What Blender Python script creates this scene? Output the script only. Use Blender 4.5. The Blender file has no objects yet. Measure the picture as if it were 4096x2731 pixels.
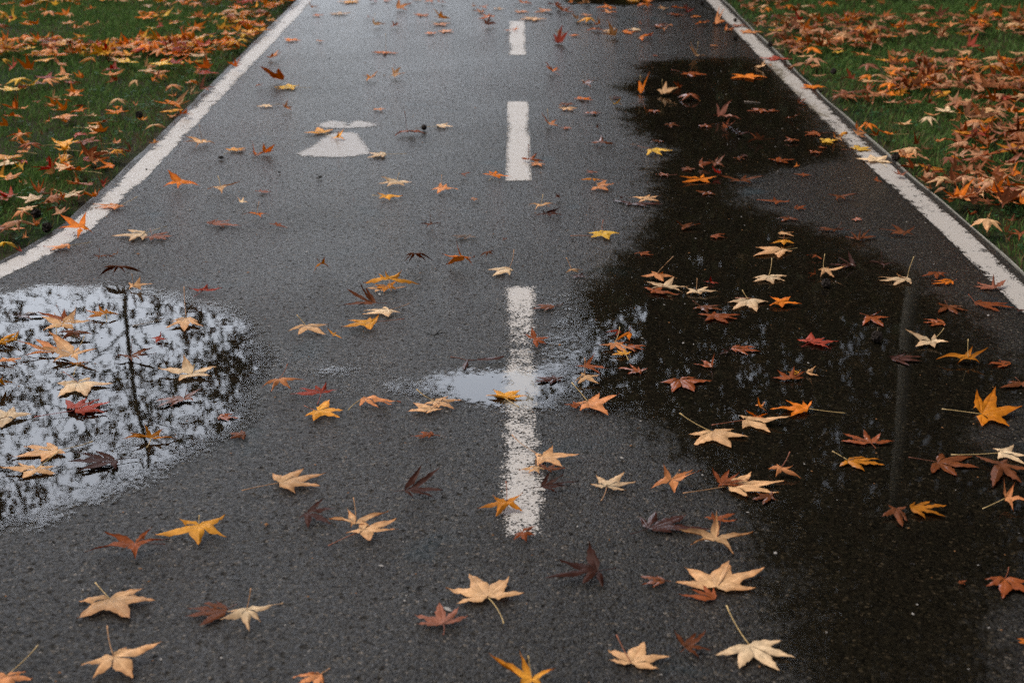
import bpy, math, random
import numpy as np
from mathutils import Vector

# ------------------------------------------------------------------ camera, world, light
scene = bpy.context.scene
DENOISE = False
C = scene.collection
FPX = 4096 * 50 / 36.0
HCAM = 1.48
PITCH = math.atan(2195 / FPX)
YAW = math.atan(12 / (FPX / math.cos(PITCH)))
cam_d = bpy.data.cameras.new('camera')
cam = bpy.data.objects.new('camera', cam_d)
C.objects.link(cam)
cam.location = (0, 0, HCAM)
cam.rotation_euler = (math.pi / 2 - PITCH, 0, YAW)
cam_d.lens = 50
cam_d.sensor_width = 36
cam_d.clip_start = 0.05
cam_d.clip_end = 600
cam_d.dof.use_dof = True
cam_d.dof.focus_distance = 4.1
cam_d.dof.aperture_fstop = 5.0
scene.camera = cam

SUN_EL, SUN_AZ = math.radians(58), math.radians(-88)      # azimuth from +y towards +x
world = bpy.data.worlds.new('World')
scene.world = world
world.use_nodes = True
wn, wl = world.node_tree.nodes, world.node_tree.links
bg = wn['Background']
sky = wn.new('ShaderNodeTexSky')
sky.sky_type = 'NISHITA'
sky.sun_disc = False
sky.sun_elevation = SUN_EL
sky.sun_rotation = SUN_AZ
sky.air_density = 1.0
sky.dust_density = 4.0
sky.ozone_density = 1.0
hs = wn.new('ShaderNodeHueSaturation')
hs.inputs['Saturation'].default_value = 0.36
wl.new(sky.outputs[0], hs.inputs['Color'])
# the overcast is brightest low down ahead, over the path
wtc = wn.new('ShaderNodeTexCoord')
wdot = wn.new('ShaderNodeVectorMath'); wdot.operation = 'DOT_PRODUCT'
wl.new(wtc.outputs['Generated'], wdot.inputs[0])
wdot.inputs[1].default_value = Vector((-0.19, 0.90, 0.42)).normalized()
wmr = wn.new('ShaderNodeMapRange'); wmr.interpolation_type = 'SMOOTHSTEP'
wmr.inputs['From Min'].default_value = 0.88
wmr.inputs['From Max'].default_value = 0.985
wmr.inputs['To Min'].default_value = 1.0
wmr.inputs['To Max'].default_value = 9.5
wl.new(wdot.outputs['Value'], wmr.inputs['Value'])
wmul = wn.new('ShaderNodeVectorMath'); wmul.operation = 'SCALE'
wl.new(hs.outputs[0], wmul.inputs[0])
# an overcast sky is about three times darker at the horizon than overhead
wsep = wn.new('ShaderNodeSeparateXYZ'); wl.new(wtc.outputs['Generated'], wsep.inputs[0])
wz = wn.new('ShaderNodeMapRange')
wz.inputs['From Min'].default_value = 0.02
wz.inputs['From Max'].default_value = 0.42
wz.inputs['To Min'].default_value = 0.34
wz.inputs['To Max'].default_value = 1.0
wl.new(wsep.outputs['Z'], wz.inputs['Value'])
wm2 = wn.new('ShaderNodeMath'); wm2.operation = 'MULTIPLY'
wl.new(wmr.outputs[0], wm2.inputs[0]); wl.new(wz.outputs[0], wm2.inputs[1])
wl.new(wm2.outputs[0], wmul.inputs['Scale'])
wl.new(wmul.outputs[0], bg.inputs['Color'])
bg.inputs['Strength'].default_value = 0.12
sun_d = bpy.data.lights.new('sun', 'SUN')
sun_d.energy = 1.5
sun_d.angle = math.radians(26)
sun_d.color = (1.0, 0.90, 0.78)
sun = bpy.data.objects.new('sun', sun_d)
C.objects.link(sun)
sdir = Vector((math.sin(SUN_AZ) * math.cos(SUN_EL), math.cos(SUN_AZ) * math.cos(SUN_EL), math.sin(SUN_EL)))
sun.rotation_euler = (-sdir).to_track_quat('-Z', 'Y').to_euler()
scene.view_settings.view_transform = 'Standard'
scene.view_settings.look = 'None'
scene.view_settings.gamma = 1
scene.view_settings.exposure = 0.12
scene.cycles.use_denoising = DENOISE
scene.cycles.max_bounces = 6
scene.cycles.transparent_max_bounces = 12
scene.cycles.caustics_reflective = False
scene.cycles.caustics_refractive = False
scene.cycles.sample_clamp_indirect = 6

R = random.Random(7)
NR = np.random.default_rng(11)

# ------------------------------------------------------------------ photo pixel -> point on a level plane
_cr = Vector((math.cos(YAW), math.sin(YAW), 0))
_cf = Vector((-math.sin(YAW) * math.cos(PITCH), math.cos(YAW) * math.cos(PITCH), -math.sin(PITCH)))
_cu = _cr.cross(_cf)


def gp(px, py, z=0.0):
    d = _cf + _cr * ((px - 2048) / FPX) - _cu * ((py - 1365.5) / FPX)
    t = (z - HCAM) / d.z
    return Vector((d.x * t, d.y * t, z))


def to_px(p):
    v = Vector(p) - Vector((0, 0, HCAM))
    w = v.dot(_cf)
    return 2048 + FPX * v.dot(_cr) / w, 1365.5 - FPX * v.dot(_cu) / w


Z = 1024 / 2351.0
TO = {c + r: (1024 * int(c), (0, 683, 1366, 2048)[int(r)]) for c in '0123' for r in '0123'}


def tz(t, x, y):
    o = TO[t]
    return o[0] + x * Z, o[1] + y * Z


# ------------------------------------------------------------------ helpers
def new_mat(name):
    m = bpy.data.materials.new(name)
    m.use_nodes = True
    n, l = m.node_tree.nodes, m.node_tree.links
    n.clear()
    out = n.new('ShaderNodeOutputMaterial')
    return m, n, l, out


def nd(n, t, **kw):
    x = n.new(t)
    for k, v in kw.items():
        if hasattr(x, k):
            setattr(x, k, v)
        else:
            x.inputs[k.replace('_', ' ')].default_value = v
    return x


def mesh_obj(name, verts, faces, mat, parent=None, smooth=True, cols=None, loc=None):
    me = bpy.data.meshes.new(name)
    me.from_pydata([tuple(v) for v in verts], [], faces)
    me.update()
    if smooth:
        me.polygons.foreach_set('use_smooth', [True] * len(me.polygons))
    if cols is not None:
        ca = me.color_attributes.new('Col', 'FLOAT_COLOR', 'POINT')
        a = np.ones((len(verts), 4), np.float32)
        a[:, :3] = np.asarray(cols, np.float32)
        ca.data.foreach_set('color', a.ravel())
    me.materials.append(mat)
    o = bpy.data.objects.new(name, me)
    C.objects.link(o)
    if parent:
        o.parent = parent
    if loc is not None:
        o.location = loc
    return o


def big_mesh(name, verts, tris, mat, cols=None, attr=None, quads=False, smooth=False):
    """numpy arrays to one mesh object"""
    k = 4 if quads else 3
    me = bpy.data.meshes.new(name)
    nv, nf = len(verts), len(tris)
    me.vertices.add(nv)
    me.vertices.foreach_set('co', np.asarray(verts, np.float32).ravel())
    me.loops.add(nf * k)
    me.loops.foreach_set('vertex_index', np.asarray(tris, np.int32).ravel())
    me.polygons.add(nf)
    me.polygons.foreach_set('loop_start', np.arange(0, nf * k, k, dtype=np.int32))
    if smooth:
        me.polygons.foreach_set('use_smooth', np.ones(nf, bool))
    me.update(calc_edges=True)
    if cols is not None:
        ca = me.color_attributes.new('Col', 'FLOAT_COLOR', 'POINT')
        a = np.ones((nv, 4), np.float32)
        a[:, :3] = cols
        ca.data.foreach_set('color', a.ravel())
    if attr is not None:
        at = me.attributes.new('lvl', 'FLOAT', 'POINT')
        at.data.foreach_set('value', np.asarray(attr, np.float32))
    me.materials.append(mat)
    o = bpy.data.objects.new(name, me)
    C.objects.link(o)
    return o


def tag(o, label=None, cat=None, group=None, kind=None):
    if label: o['label'] = label
    if cat: o['category'] = cat
    if group: o['group'] = group
    if kind: o['kind'] = kind
    return o


def poly_sdf(P, poly):
    """signed distance (inside positive) of points P (n,2) to a polygon"""
    poly = np.asarray(poly, float)
    d = np.full(len(P), 1e9)
    ins = np.zeros(len(P), bool)
    for i in range(len(poly)):
        a, b = poly[i], poly[(i + 1) % len(poly)]
        ab = b - a
        t = np.clip(((P - a) @ ab) / (ab @ ab), 0, 1)
        d = np.minimum(d, np.linalg.norm(P - (a + t[:, None] * ab), axis=1))
        c = ((a[1] > P[:, 1]) != (b[1] > P[:, 1]))
        with np.errstate(divide='ignore', invalid='ignore'):
            xi = (b[0] - a[0]) * (P[:, 1] - a[1]) / (b[1] - a[1]) + a[0]
        ins ^= c & (P[:, 0] < xi)
    return np.where(ins, d, -d)


# ------------------------------------------------------------------ materials of the setting
def asphalt_mat():
    m, n, l, out = new_mat('wet_asphalt')
    tc = nd(n, 'ShaderNodeTexCoord')
    b = nd(n, 'ShaderNodeBsdfPrincipled')
    vo = nd(n, 'ShaderNodeTexVoronoi', Scale=185.0)
    no = nd(n, 'ShaderNodeTexNoise', Scale=330.0, Detail=3.0, Roughness=0.6)
    nl = nd(n, 'ShaderNodeTexNoise', Scale=1.1, Detail=4.0)
    nb = nd(n, 'ShaderNodeTexNoise', Scale=2.6, Detail=3.0, Distortion=0.5)
    for x in (vo, no, nl, nb):
        l.new(tc.outputs['Object'], x.inputs['Vector'])
    # stone colour per grain
    rmp = nd(n, 'ShaderNodeValToRGB')
    sep = nd(n, 'ShaderNodeSeparateColor')
    l.new(vo.outputs['Color'], sep.inputs[0])
    l.new(sep.outputs[0], rmp.inputs[0])
    e = rmp.color_ramp.elements
    e[0].position, e[0].color = 0.0, (0.007, 0.007, 0.007, 1)
    e[1].position, e[1].color = 1.0, (0.12, 0.10, 0.08, 1)
    for p, c in ((0.5, (0.020, 0.018, 0.0155, 1)), (0.92, (0.030, 0.027, 0.022, 1)), (0.975, (0.06, 0.05, 0.038, 1))):
        q = e.new(p); q.color = c
    # old faded blue paint patches
    rb = nd(n, 'ShaderNodeMapRange', From_Min=0.64, From_Max=0.74)
    l.new(nb.outputs['Fac'], rb.inputs['Value'])
    mb = nd(n, 'ShaderNodeMath', operation='MULTIPLY')
    mb.inputs[1].default_value = 0.35
    l.new(rb.outputs[0], mb.inputs[0])
    mx = nd(n, 'ShaderNodeMix', data_type='RGBA')
    l.new(mb.outputs[0], mx.inputs['Factor'])
    l.new(rmp.outputs['Color'], mx.inputs['A'])
    mx.inputs['B'].default_value = (0.02, 0.048, 0.062, 1)
    l.new(mx.outputs['Result'], b.inputs['Base Color'])
    # roughness: patchy wetness
    rr = nd(n, 'ShaderNodeMapRange', From_Min=0.3, From_Max=0.7, To_Min=0.11, To_Max=0.22)
    l.new(nl.outputs['Fac'], rr.inputs['Value'])
    l.new(rr.outputs[0], b.inputs['Roughness'])
    b.inputs['IOR'].default_value = 1.42
    b.inputs['Specular Tint'].default_value = (1.0, 0.945, 0.935, 1)
    # relief
    sm = nd(n, 'ShaderNodeMath', operation='MULTIPLY_ADD')
    l.new(vo.outputs['Distance'], sm.inputs[0])
    sm.inputs[1].default_value = -0.8
    l.new(no.outputs['Fac'], sm.inputs[2])
    pit = nd(n, 'ShaderNodeTexNoise', Scale=60.0, Detail=2.0)
    l.new(tc.outputs['Object'], pit.inputs['Vector'])
    pr = nd(n, 'ShaderNodeMapRange', From_Min=0.28, From_Max=0.40, To_Min=-1.0, To_Max=0.0)
    l.new(pit.outputs['Fac'], pr.inputs['Value'])
    ad = nd(n, 'ShaderNodeMath', operation='ADD')
    l.new(sm.outputs[0], ad.inputs[0]); l.new(pr.outputs[0], ad.inputs[1])
    bu = nd(n, 'ShaderNodeBump', Strength=0.8, Distance=0.0020)
    l.new(ad.outputs[0], bu.inputs['Height'])
    l.new(bu.outputs[0], b.inputs['Normal'])
    # wet stones shine one by one, pits between them stay dull
    sr = nd(n, 'ShaderNodeMapRange', From_Min=0.0, From_Max=1.0, To_Min=0.10, To_Max=0.32)
    l.new(sep.outputs[1], sr.inputs['Value'])
    pm = nd(n, 'ShaderNodeMapRange', From_Min=-1.0, From_Max=0.0, To_Min=0.05, To_Max=1.0)
    l.new(pr.outputs[0], pm.inputs['Value'])
    pf = nd(n, 'ShaderNodeTexNoise', Scale=95.0, Detail=3.0, Roughness=0.7)
    l.new(tc.outputs['Object'], pf.inputs['Vector'])
    pg = nd(n, 'ShaderNodeMapRange', From_Min=0.36, From_Max=0.60, To_Min=0.35, To_Max=1.25)
    l.new(pf.outputs['Fac'], pg.inputs['Value'])
    s1 = nd(n, 'ShaderNodeMath', operation='MULTIPLY'); l.new(sr.outputs[0], s1.inputs[0]); l.new(pm.outputs[0], s1.inputs[1])
    s2 = nd(n, 'ShaderNodeMath', operation='MULTIPLY'); l.new(s1.outputs[0], s2.inputs[0]); l.new(pg.outputs[0], s2.inputs[1])
    # long damp and drier patches
    dp = nd(n, 'ShaderNodeTexNoise', Scale=0.9, Detail=5.0, Roughness=0.6, Distortion=0.6)
    l.new(tc.outputs['Object'], dp.inputs['Vector'])
    dr = nd(n, 'ShaderNodeMapRange', From_Min=0.35, From_Max=0.65, To_Min=0.68, To_Max=1.12)
    l.new(dp.outputs['Fac'], dr.inputs['Value'])
    s3 = nd(n, 'ShaderNodeMath', operation='MULTIPLY'); l.new(s2.outputs[0], s3.inputs[0]); l.new(dr.outputs[0], s3.inputs[1])
    l.new(s3.outputs[0], b.inputs['Specular IOR Level'])
    l.new(b.outputs[0], out.inputs[0])
    return m


def paint_mat(name='worn_white_paint', wear=0.12, amid=2.8, tint=(0.45, 0.42, 0.395, 1)):
    m, n, l, out = new_mat(name)
    tc = nd(n, 'ShaderNodeTexCoord')
    at = nd(n, 'ShaderNodeAttribute', attribute_name='lvl')
    b = nd(n, 'ShaderNodeBsdfPrincipled', Roughness=0.5)
    b.inputs['Specular IOR Level'].default_value = 0.25
    fine = nd(n, 'ShaderNodeTexNoise', Scale=150.0, Detail=3.0, Roughness=0.65)
    mid = nd(n, 'ShaderNodeTexNoise', Scale=22.0, Detail=4.0, Roughness=0.6)
    big = nd(n, 'ShaderNodeTexNoise', Scale=2.2, Detail=2.0)
    for x in (fine, mid, big):
        l.new(tc.outputs['Object'], x.inputs['Vector'])
    # coverage = lvl*60 + (fine-0.5)*a + (mid-.5)*b + bias
    def ma(op, a, b_):
        x = nd(n, 'ShaderNodeMath', operation=op)
        for i, v in enumerate((a, b_)):
            if isinstance(v, (int, float)): x.inputs[i].default_value = v
            else: l.new(v, x.inputs[i])
        return x.outputs[0]
    lv = ma('MINIMUM', ma('MULTIPLY', at.outputs['Fac'], 24.0), 0.6)
    f1 = ma('MULTIPLY', ma('SUBTRACT', fine.outputs['Fac'], 0.5), 2.6)
    f2 = ma('MULTIPLY', ma('SUBTRACT', mid.outputs['Fac'], 0.5), amid)
    f3 = ma('MULTIPLY', ma('SUBTRACT', big.outputs['Fac'], 0.55), 1.8)
    s = ma('ADD', ma('ADD', lv, f1), ma('ADD', f2, f3))
    cov = nd(n, 'ShaderNodeMapRange', From_Min=-wear - 0.06, From_Max=-wear + 0.10)
    l.new(s, cov.inputs['Value'])
    cr = nd(n, 'ShaderNodeMix', data_type='RGBA')
    l.new(mid.outputs['Fac'], cr.inputs['Factor'])
    cr.inputs['A'].default_value = tint
    cr.inputs['B'].default_value = (tint[0] * 0.86, tint[1] * 0.83, tint[2] * 0.78, 1)
    l.new(cr.outputs['Result'], b.inputs['Base Color'])
    bu = nd(n, 'ShaderNodeBump', Strength=0.35, Distance=0.0015)
    l.new(fine.outputs['Fac'], bu.inputs['Height'])
    l.new(bu.outputs[0], b.inputs['Normal'])
    tr = nd(n, 'ShaderNodeBsdfTransparent')
    mx = nd(n, 'ShaderNodeMixShader')
    l.new(cov.outputs[0], mx.inputs[0]); l.new(tr.outputs[0], mx.inputs[1]); l.new(b.outputs[0], mx.inputs[2])
    l.new(mx.outputs[0], out.inputs[0])
    return m


def water_mat():
    m, n, l, out = new_mat('shallow_water')
    tc = nd(n, 'ShaderNodeTexCoord')
    at = nd(n, 'ShaderNodeAttribute', attribute_name='lvl')
    vo = nd(n, 'ShaderNodeTexVoronoi', Scale=185.0)
    no = nd(n, 'ShaderNodeTexNoise', Scale=330.0, Detail=3.0, Roughness=0.6)
    mi = nd(n, 'ShaderNodeTexNoise', Scale=9.0, Detail=5.0, Roughness=0.65)
    rp = nd(n, 'ShaderNodeTexNoise', Scale=16.0, Detail=2.0)
    for x in (vo, no, mi, rp):
        l.new(tc.outputs['Object'], x.inputs['Vector'])
    def ma(op, a, b_, c_=None):
        x = nd(n, 'ShaderNodeMath', operation=op)
        for i, v in enumerate((a, b_) if c_ is None else (a, b_, c_)):
            if isinstance(v, (int, float)): x.inputs[i].default_value = v
            else: l.new(v, x.inputs[i])
        return x.outputs[0]
    # depth of water over the stones, relative: lvl (m from the shore) + undulation - stone height
    lev = ma('MULTIPLY', at.outputs['Fac'], 11.0)
    und = ma('MULTIPLY', ma('SUBTRACT', mi.outputs['Fac'], 0.5), 2.0)
    gm = nd(n, 'ShaderNodeTexNoise', Scale=62.0, Detail=3.0, Roughness=0.6)
    l.new(tc.outputs['Object'], gm.inputs['Vector'])
    grain = ma('SUBTRACT', gm.outputs['Fac'], 0.42)
    dep = ma('SUBTRACT', ma('ADD', lev, und), ma('MULTIPLY', grain, 2.0))
    mask = nd(n, 'ShaderNodeMapRange', From_Min=-0.12, From_Max=0.36)
    l.new(dep, mask.inputs['Value'])
    # meniscus relief near the shore, calm inside
    calm = nd(n, 'ShaderNodeMapRange', From_Min=0.0, From_Max=0.7, To_Min=0.16, To_Max=0.0)
    l.new(dep, calm.inputs['Value'])
    bu = nd(n, 'ShaderNodeBump', Distance=0.001)
    l.new(calm.outputs[0], bu.inputs['Strength'])
    l.new(no.outputs['Fac'], bu.inputs['Height'])
    b2 = nd(n, 'ShaderNodeBump', Strength=0.02, Distance=0.004)
    l.new(rp.outputs['Fac'], b2.inputs['Height'])
    l.new(bu.outputs[0], b2.inputs['Normal'])
    # small rings where drips and bubbles disturb the water
    rv = nd(n, 'ShaderNodeTexVoronoi', Scale=11.0)
    l.new(tc.outputs['Object'], rv.inputs['Vector'])
    rs = nd(n, 'ShaderNodeSeparateColor'); l.new(rv.outputs['Color'], rs.inputs[0])
    rg_ = nd(n, 'ShaderNodeMapRange', From_Min=0.22, From_Max=0.30, To_Min=1.0, To_Max=0.0)
    l.new(rv.outputs['Distance'], rg_.inputs['Value'])
    rh = ma('MULTIPLY', ma('MULTIPLY', ma('SINE', ma('MULTIPLY', rv.outputs['Distance'], 62.0), 0.0), rg_.outputs[0]), ma('GREATER_THAN', rs.outputs[0], 0.62))
    b3 = nd(n, 'ShaderNodeBump', Strength=0.10, Distance=0.0015)
    l.new(rh, b3.inputs['Height']); l.new(b2.outputs[0], b3.inputs['Normal'])
    b2 = b3
    fr = nd(n, 'ShaderNodeFresnel', IOR=1.38)
    l.new(b2.outputs[0], fr.inputs['Normal'])
    gl = nd(n, 'ShaderNodeBsdfGlossy', Roughness=0.018)
    l.new(b2.outputs[0], gl.inputs['Normal'])
    t2 = nd(n, 'ShaderNodeBsdfTransparent')
    t2.inputs[0].default_value = (0.74, 0.71, 0.63, 1)
    wm = nd(n, 'ShaderNodeMixShader')
    l.new(fr.outputs[0], wm.inputs[0]); l.new(t2.outputs[0], wm.inputs[1]); l.new(gl.outputs[0], wm.inputs[2])
    tr = nd(n, 'ShaderNodeBsdfTransparent')
    mx = nd(n, 'ShaderNodeMixShader')
    l.new(mask.outputs[0], mx.inputs[0]); l.new(tr.outputs[0], mx.inputs[1]); l.new(wm.outputs[0], mx.inputs[2])
    l.new(mx.outputs[0], out.inputs[0])
    return m


def soil_mat():
    m, n, l, out = new_mat('mossy_soil')
    tc = nd(n, 'ShaderNodeTexCoord')
    b = nd(n, 'ShaderNodeBsdfPrincipled', Roughness=0.9)
    b.inputs['Specular IOR Level'].default_value = 0.08
    a = nd(n, 'ShaderNodeTexNoise', Scale=1.6, Detail=5.0, Roughness=0.6)
    f = nd(n, 'ShaderNodeTexNoise', Scale=60.0, Detail=4.0, Roughness=0.7)
    for x in (a, f): l.new(tc.outputs['Object'], x.inputs['Vector'])
    r1 = nd(n, 'ShaderNodeValToRGB')
    e = r1.color_ramp.elements
    e[0].position, e[0].color = 0.40, (0.018, 0.034, 0.010, 1)
    e[1].position, e[1].color = 0.62, (0.050, 0.038, 0.022, 1)
    l.new(a.outputs['Fac'], r1.inputs[0])
    mx = nd(n, 'ShaderNodeMix', data_type='RGBA', blend_type='MULTIPLY')
    mx.inputs['Factor'].default_value = 1
    r2 = nd(n, 'ShaderNodeMapRange', From_Min=0.3, From_Max=0.7, To_Min=0.35, To_Max=1.3)
    l.new(f.outputs['Fac'], r2.inputs['Value'])
    l.new(r1.outputs[0], mx.inputs['A']); l.new(r2.outputs[0], mx.inputs['B'])
    l.new(mx.outputs['Result'], b.inputs['Base Color'])
    bu = nd(n, 'ShaderNodeBump', Strength=0.8, Distance=0.012)
    l.new(f.outputs['Fac'], bu.inputs['Height']); l.new(bu.outputs[0], b.inputs['Normal'])
    l.new(b.outputs[0], out.inputs[0])
    return m


def col_mat(name, rough=0.6, spec=0.4, trans=0.0, backmul=None, spots=True, ior=1.45):
    """colour from the mesh's own colours; fine blotches; optional paler underside"""
    m, n, l, out = new_mat(name)
    at = nd(n, 'ShaderNodeAttribute', attribute_name='Col')
    b = nd(n, 'ShaderNodeBsdfPrincipled', Roughness=rough, IOR=ior)
    b.inputs['Specular IOR Level'].default_value = spec
    src = at.outputs['Color']
    tco = None
    if spots:
        tc = nd(n, 'ShaderNodeTexCoord')
        oi = nd(n, 'ShaderNodeObjectInfo')
        va = nd(n, 'ShaderNodeVectorMath', operation='ADD')
        l.new(tc.outputs['Object'], va.inputs[0])
        vm = nd(n, 'ShaderNodeVectorMath', operation='SCALE')
        vm.inputs[0].default_value = (7.3, 3.1, 5.7)
        l.new(oi.outputs['Random'], vm.inputs['Scale'])
        l.new(vm.outputs[0], va.inputs[1])
        a = nd(n, 'ShaderNodeTexNoise', Scale=55.0, Detail=4.0, Roughness=0.65)
        l.new(va.outputs[0], a.inputs['Vector'])
        r = nd(n, 'ShaderNodeMapRange', From_Min=0.3, From_Max=0.75, To_Min=1.5, To_Max=0.72)
        l.new(a.outputs['Fac'], r.inputs['Value'])
        s = nd(n, 'ShaderNodeTexNoise', Scale=260.0, Detail=1.0)
        l.new(va.outputs[0], s.inputs['Vector'])
        r3 = nd(n, 'ShaderNodeMapRange', From_Min=0.68, From_Max=0.74, To_Min=1.0, To_Max=0.45)
        l.new(s.outputs['Fac'], r3.inputs['Value'])
        mm = nd(n, 'ShaderNodeMath', operation='MULTIPLY')
        l.new(r.outputs[0], mm.inputs[0]); l.new(r3.outputs[0], mm.inputs[1])
        mx = nd(n, 'ShaderNodeMix', data_type='RGBA', blend_type='MULTIPLY')
        mx.inputs['Factor'].default_value = 1
        l.new(src, mx.inputs['A']); l.new(mm.outputs[0], mx.inputs['B'])
        src = mx.outputs['Result']
        bu = nd(n, 'ShaderNodeBump', Strength=0.5, Distance=0.002)
        l.new(a.outputs['Fac'], bu.inputs['Height']); l.new(bu.outputs[0], b.inputs['Normal'])
    if backmul:
        ge = nd(n, 'ShaderNodeNewGeometry')
        mb = nd(n, 'ShaderNodeMix', data_type='RGBA', blend_type='MIX')
        hb = nd(n, 'ShaderNodeHueSaturation', Hue=0.49, Saturation=1.2, Value=0.82)
        l.new(src, hb.inputs['Color'])
        l.new(ge.outputs['Backfacing'], mb.inputs['Factor'])
        l.new(src, mb.inputs['A']); l.new(hb.outputs[0], mb.inputs['B'])
        src = mb.outputs['Result']
    l.new(src, b.inputs['Base Color'])
    sh = b.outputs[0]
    if trans:
        t = nd(n, 'ShaderNodeBsdfTranslucent')
        l.new(src, t.inputs[0])
        ms = nd(n, 'ShaderNodeMixShader')
        ms.inputs[0].default_value = trans
        l.new(sh, ms.inputs[1]); l.new(t.outputs[0], ms.inputs[2])
        sh = ms.outputs[0]
    l.new(sh, out.inputs[0])
    return m


M_ASPHALT, M_PAINT, M_WATER, M_SOIL = asphalt_mat(), paint_mat(), water_mat(), soil_mat()
M_DASH = paint_mat('worn_dash_paint', -0.36, 1.4)
M_DASH2 = paint_mat('far_dash_paint', 0.12, 0.9)
M_LEAF = col_mat('dry_leaf', 0.5, 0.15, 0.2, (0.50, 0.34, 0.20, 1))
M_WETLEAF = col_mat('wet_leaf', 0.2, 0.35, 0.05)
M_STEM = col_mat('leaf_stalk', 0.5, 0.4, 0, None, False)
M_GRASS = col_mat('grass_blade', 0.6, 0.15, 0.35, None, False)
M_CROWN = col_mat('tree_leaf', 0.6, 0.3, 0.35, None, False)
M_BARK = col_mat('bark', 0.85, 0.2, 0, None, True)
M_BALL = col_mat('seed_ball', 0.7, 0.3, 0, None, False)
M_STEEL = col_mat('edging_metal', 0.45, 0.5, 0, None, True)

# ------------------------------------------------------------------ ground, path, lines
LZ = 0.0012
# path edges (outer side of the white lines) traced along the ground
LEFT_IN = [tz('10', 525, 0), tz('10', 0, 555), tz('01', 1340, 60), tz('01', 840, 530), tz('01', 450, 770), tz('01', 0, 985)]
lin = [gp(*p) for p in LEFT_IN]
RIGHT_IN = [tz('20', 1785, 0), tz('30', 0, 600), tz('30', 640, 1240), tz('31', 985, 0), tz('31', 1560, 520), tz('31', 2290, 1250)]
rin = [gp(*p) for p in RIGHT_IN]


def extend(pts, sgn):
    """continue the traced line straight beyond the frame, far and near"""
    pts = sorted(pts, key=lambda p: p.y)
    y0 = pts[0].y
    near = [Vector((pts[0].x + sgn * d * 0.10, y0 - d, 0)) for d in (6.0, 3.0, 1.2, 0.5)]
    far = [Vector((pts[-1].x, pts[-1].y + d, 0)) for d in (1.0, 6.0, 20.0, 60.0)]
    return near + pts + far


lin, rin = extend(lin, -1), extend(rin, 1)


def xat(pts, y):
    return np.interp(y, [p.y for p in pts], [p.x for p in pts])


ys = np.concatenate([np.linspace(-2.5, 2, 10), np.arange(2.2, 13, 0.1), np.linspace(13.5, 68, 30)])
xl, xr = xat(lin, ys), xat(rin, ys)
LW = 0.093
v, f = [], []
for i, y in enumerate(ys):
    for j in range(5):
        v.append((xl[i] - LW - 0.03 + (xr[i] - xl[i] + 2 * LW + 0.06) * j / 4, y, 0))
    if i:
        for j in range(4):
            a = (i - 1) * 5 + j
            f.append((a, a + 1, a + 6, a + 5))
tag(mesh_obj('path', v, f, M_ASPHALT, smooth=False), kind='structure')
S = 150
tag(mesh_obj('ground', [(-S, -S, -0.022), (S, -S, -0.022), (S, S, -0.022), (-S, S, -0.022)], [(0, 1, 2, 3)], M_SOIL, smooth=False), kind='structure')


def strip(name, xa, xb, ylist, mat, z=LZ, nx=9):
    """painted strip between two x functions; lvl = distance to its nearest edge"""
    V, F, A = [], [], []
    y0, y1 = ylist[0], ylist[-1]
    for i, y in enumerate(ylist):
        a, b = xa(y), xb(y)
        for j in range(nx):
            t = j / (nx - 1)
            V.append((a + (b - a) * t, y, z))
            A.append(min((b - a) * min(t, 1 - t), (y - y0) * 1.0, (y1 - y) * 1.0) - 0.004)
        if i:
            for j in range(nx - 1):
                q = (i - 1) * nx + j
                F.append((q, q + 1, q + nx + 1, q + nx))
    return tag(big_mesh(name, np.array(V), np.array(F), mat, attr=A, quads=True), kind='structure')


yy = np.concatenate([np.arange(-2.4, 13, 0.05), np.linspace(13.2, 60, 60)])
strip('road_marking', lambda y: xat(lin, y) - LW, lambda y: xat(lin, y) + 0.006, yy, M_PAINT)
strip('road_marking', lambda y: xat(rin, y) - 0.006, lambda y: xat(rin, y) + LW, yy, M_PAINT)
def ydist(py): return gp(2060, py).y
DX = 0.016
for (pf, pn) in ((1145, 2165), (407, 724), (86, 222)):
    y0, y1 = ydist(pn), ydist(pf)
    strip('road_marking', lambda y: DX - 0.054, lambda y: DX + 0.054, np.linspace(y0, y1, 60), M_DASH if pn > 1000 else M_DASH2)
for k in range(1, 7):
    y0 = ydist(222) + 3.0 * k
    strip('road_marking', lambda y: DX - 0.054, lambda y: DX + 0.054, np.linspace(y0, y0 + 1.5, 40), M_DASH)
strip('road_marking', lambda y: DX - 0.054, lambda y: DX + 0.054, np.linspace(-1.8, -0.3, 40), M_DASH)


def flat_shape(name, poly, mat, z=LZ, res=0.012):
    P = np.array([(p.x, p.y) for p in (gp(*q) for q in poly)])
    x0, y0 = P.min(0) - res; x1, y1 = P.max(0) + res
    gx, gy = np.arange(x0, x1, res), np.arange(y0, y1, res)
    X, Y = np.meshgrid(gx, gy)
    Q = np.stack([X.ravel(), Y.ravel()], 1)
    d = poly_sdf(Q, P)
    nx, ny = len(gx), len(gy)
    idx = np.arange(nx * ny).reshape(ny, nx)
    F = np.stack([idx[:-1, :-1], idx[:-1, 1:], idx[1:, 1:], idx[1:, :-1]], -1).reshape(-1, 4)
    keep = (d[F].max(1) > -res)
    F = F[keep]
    used = np.unique(F)
    mp = np.full(nx * ny, -1); mp[used] = np.arange(len(used))
    V = np.column_stack([Q[used], np.full(len(used), z)])
    return tag(big_mesh(name, V, mp[F], mat, attr=d[used], quads=True), kind='structure')


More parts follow.
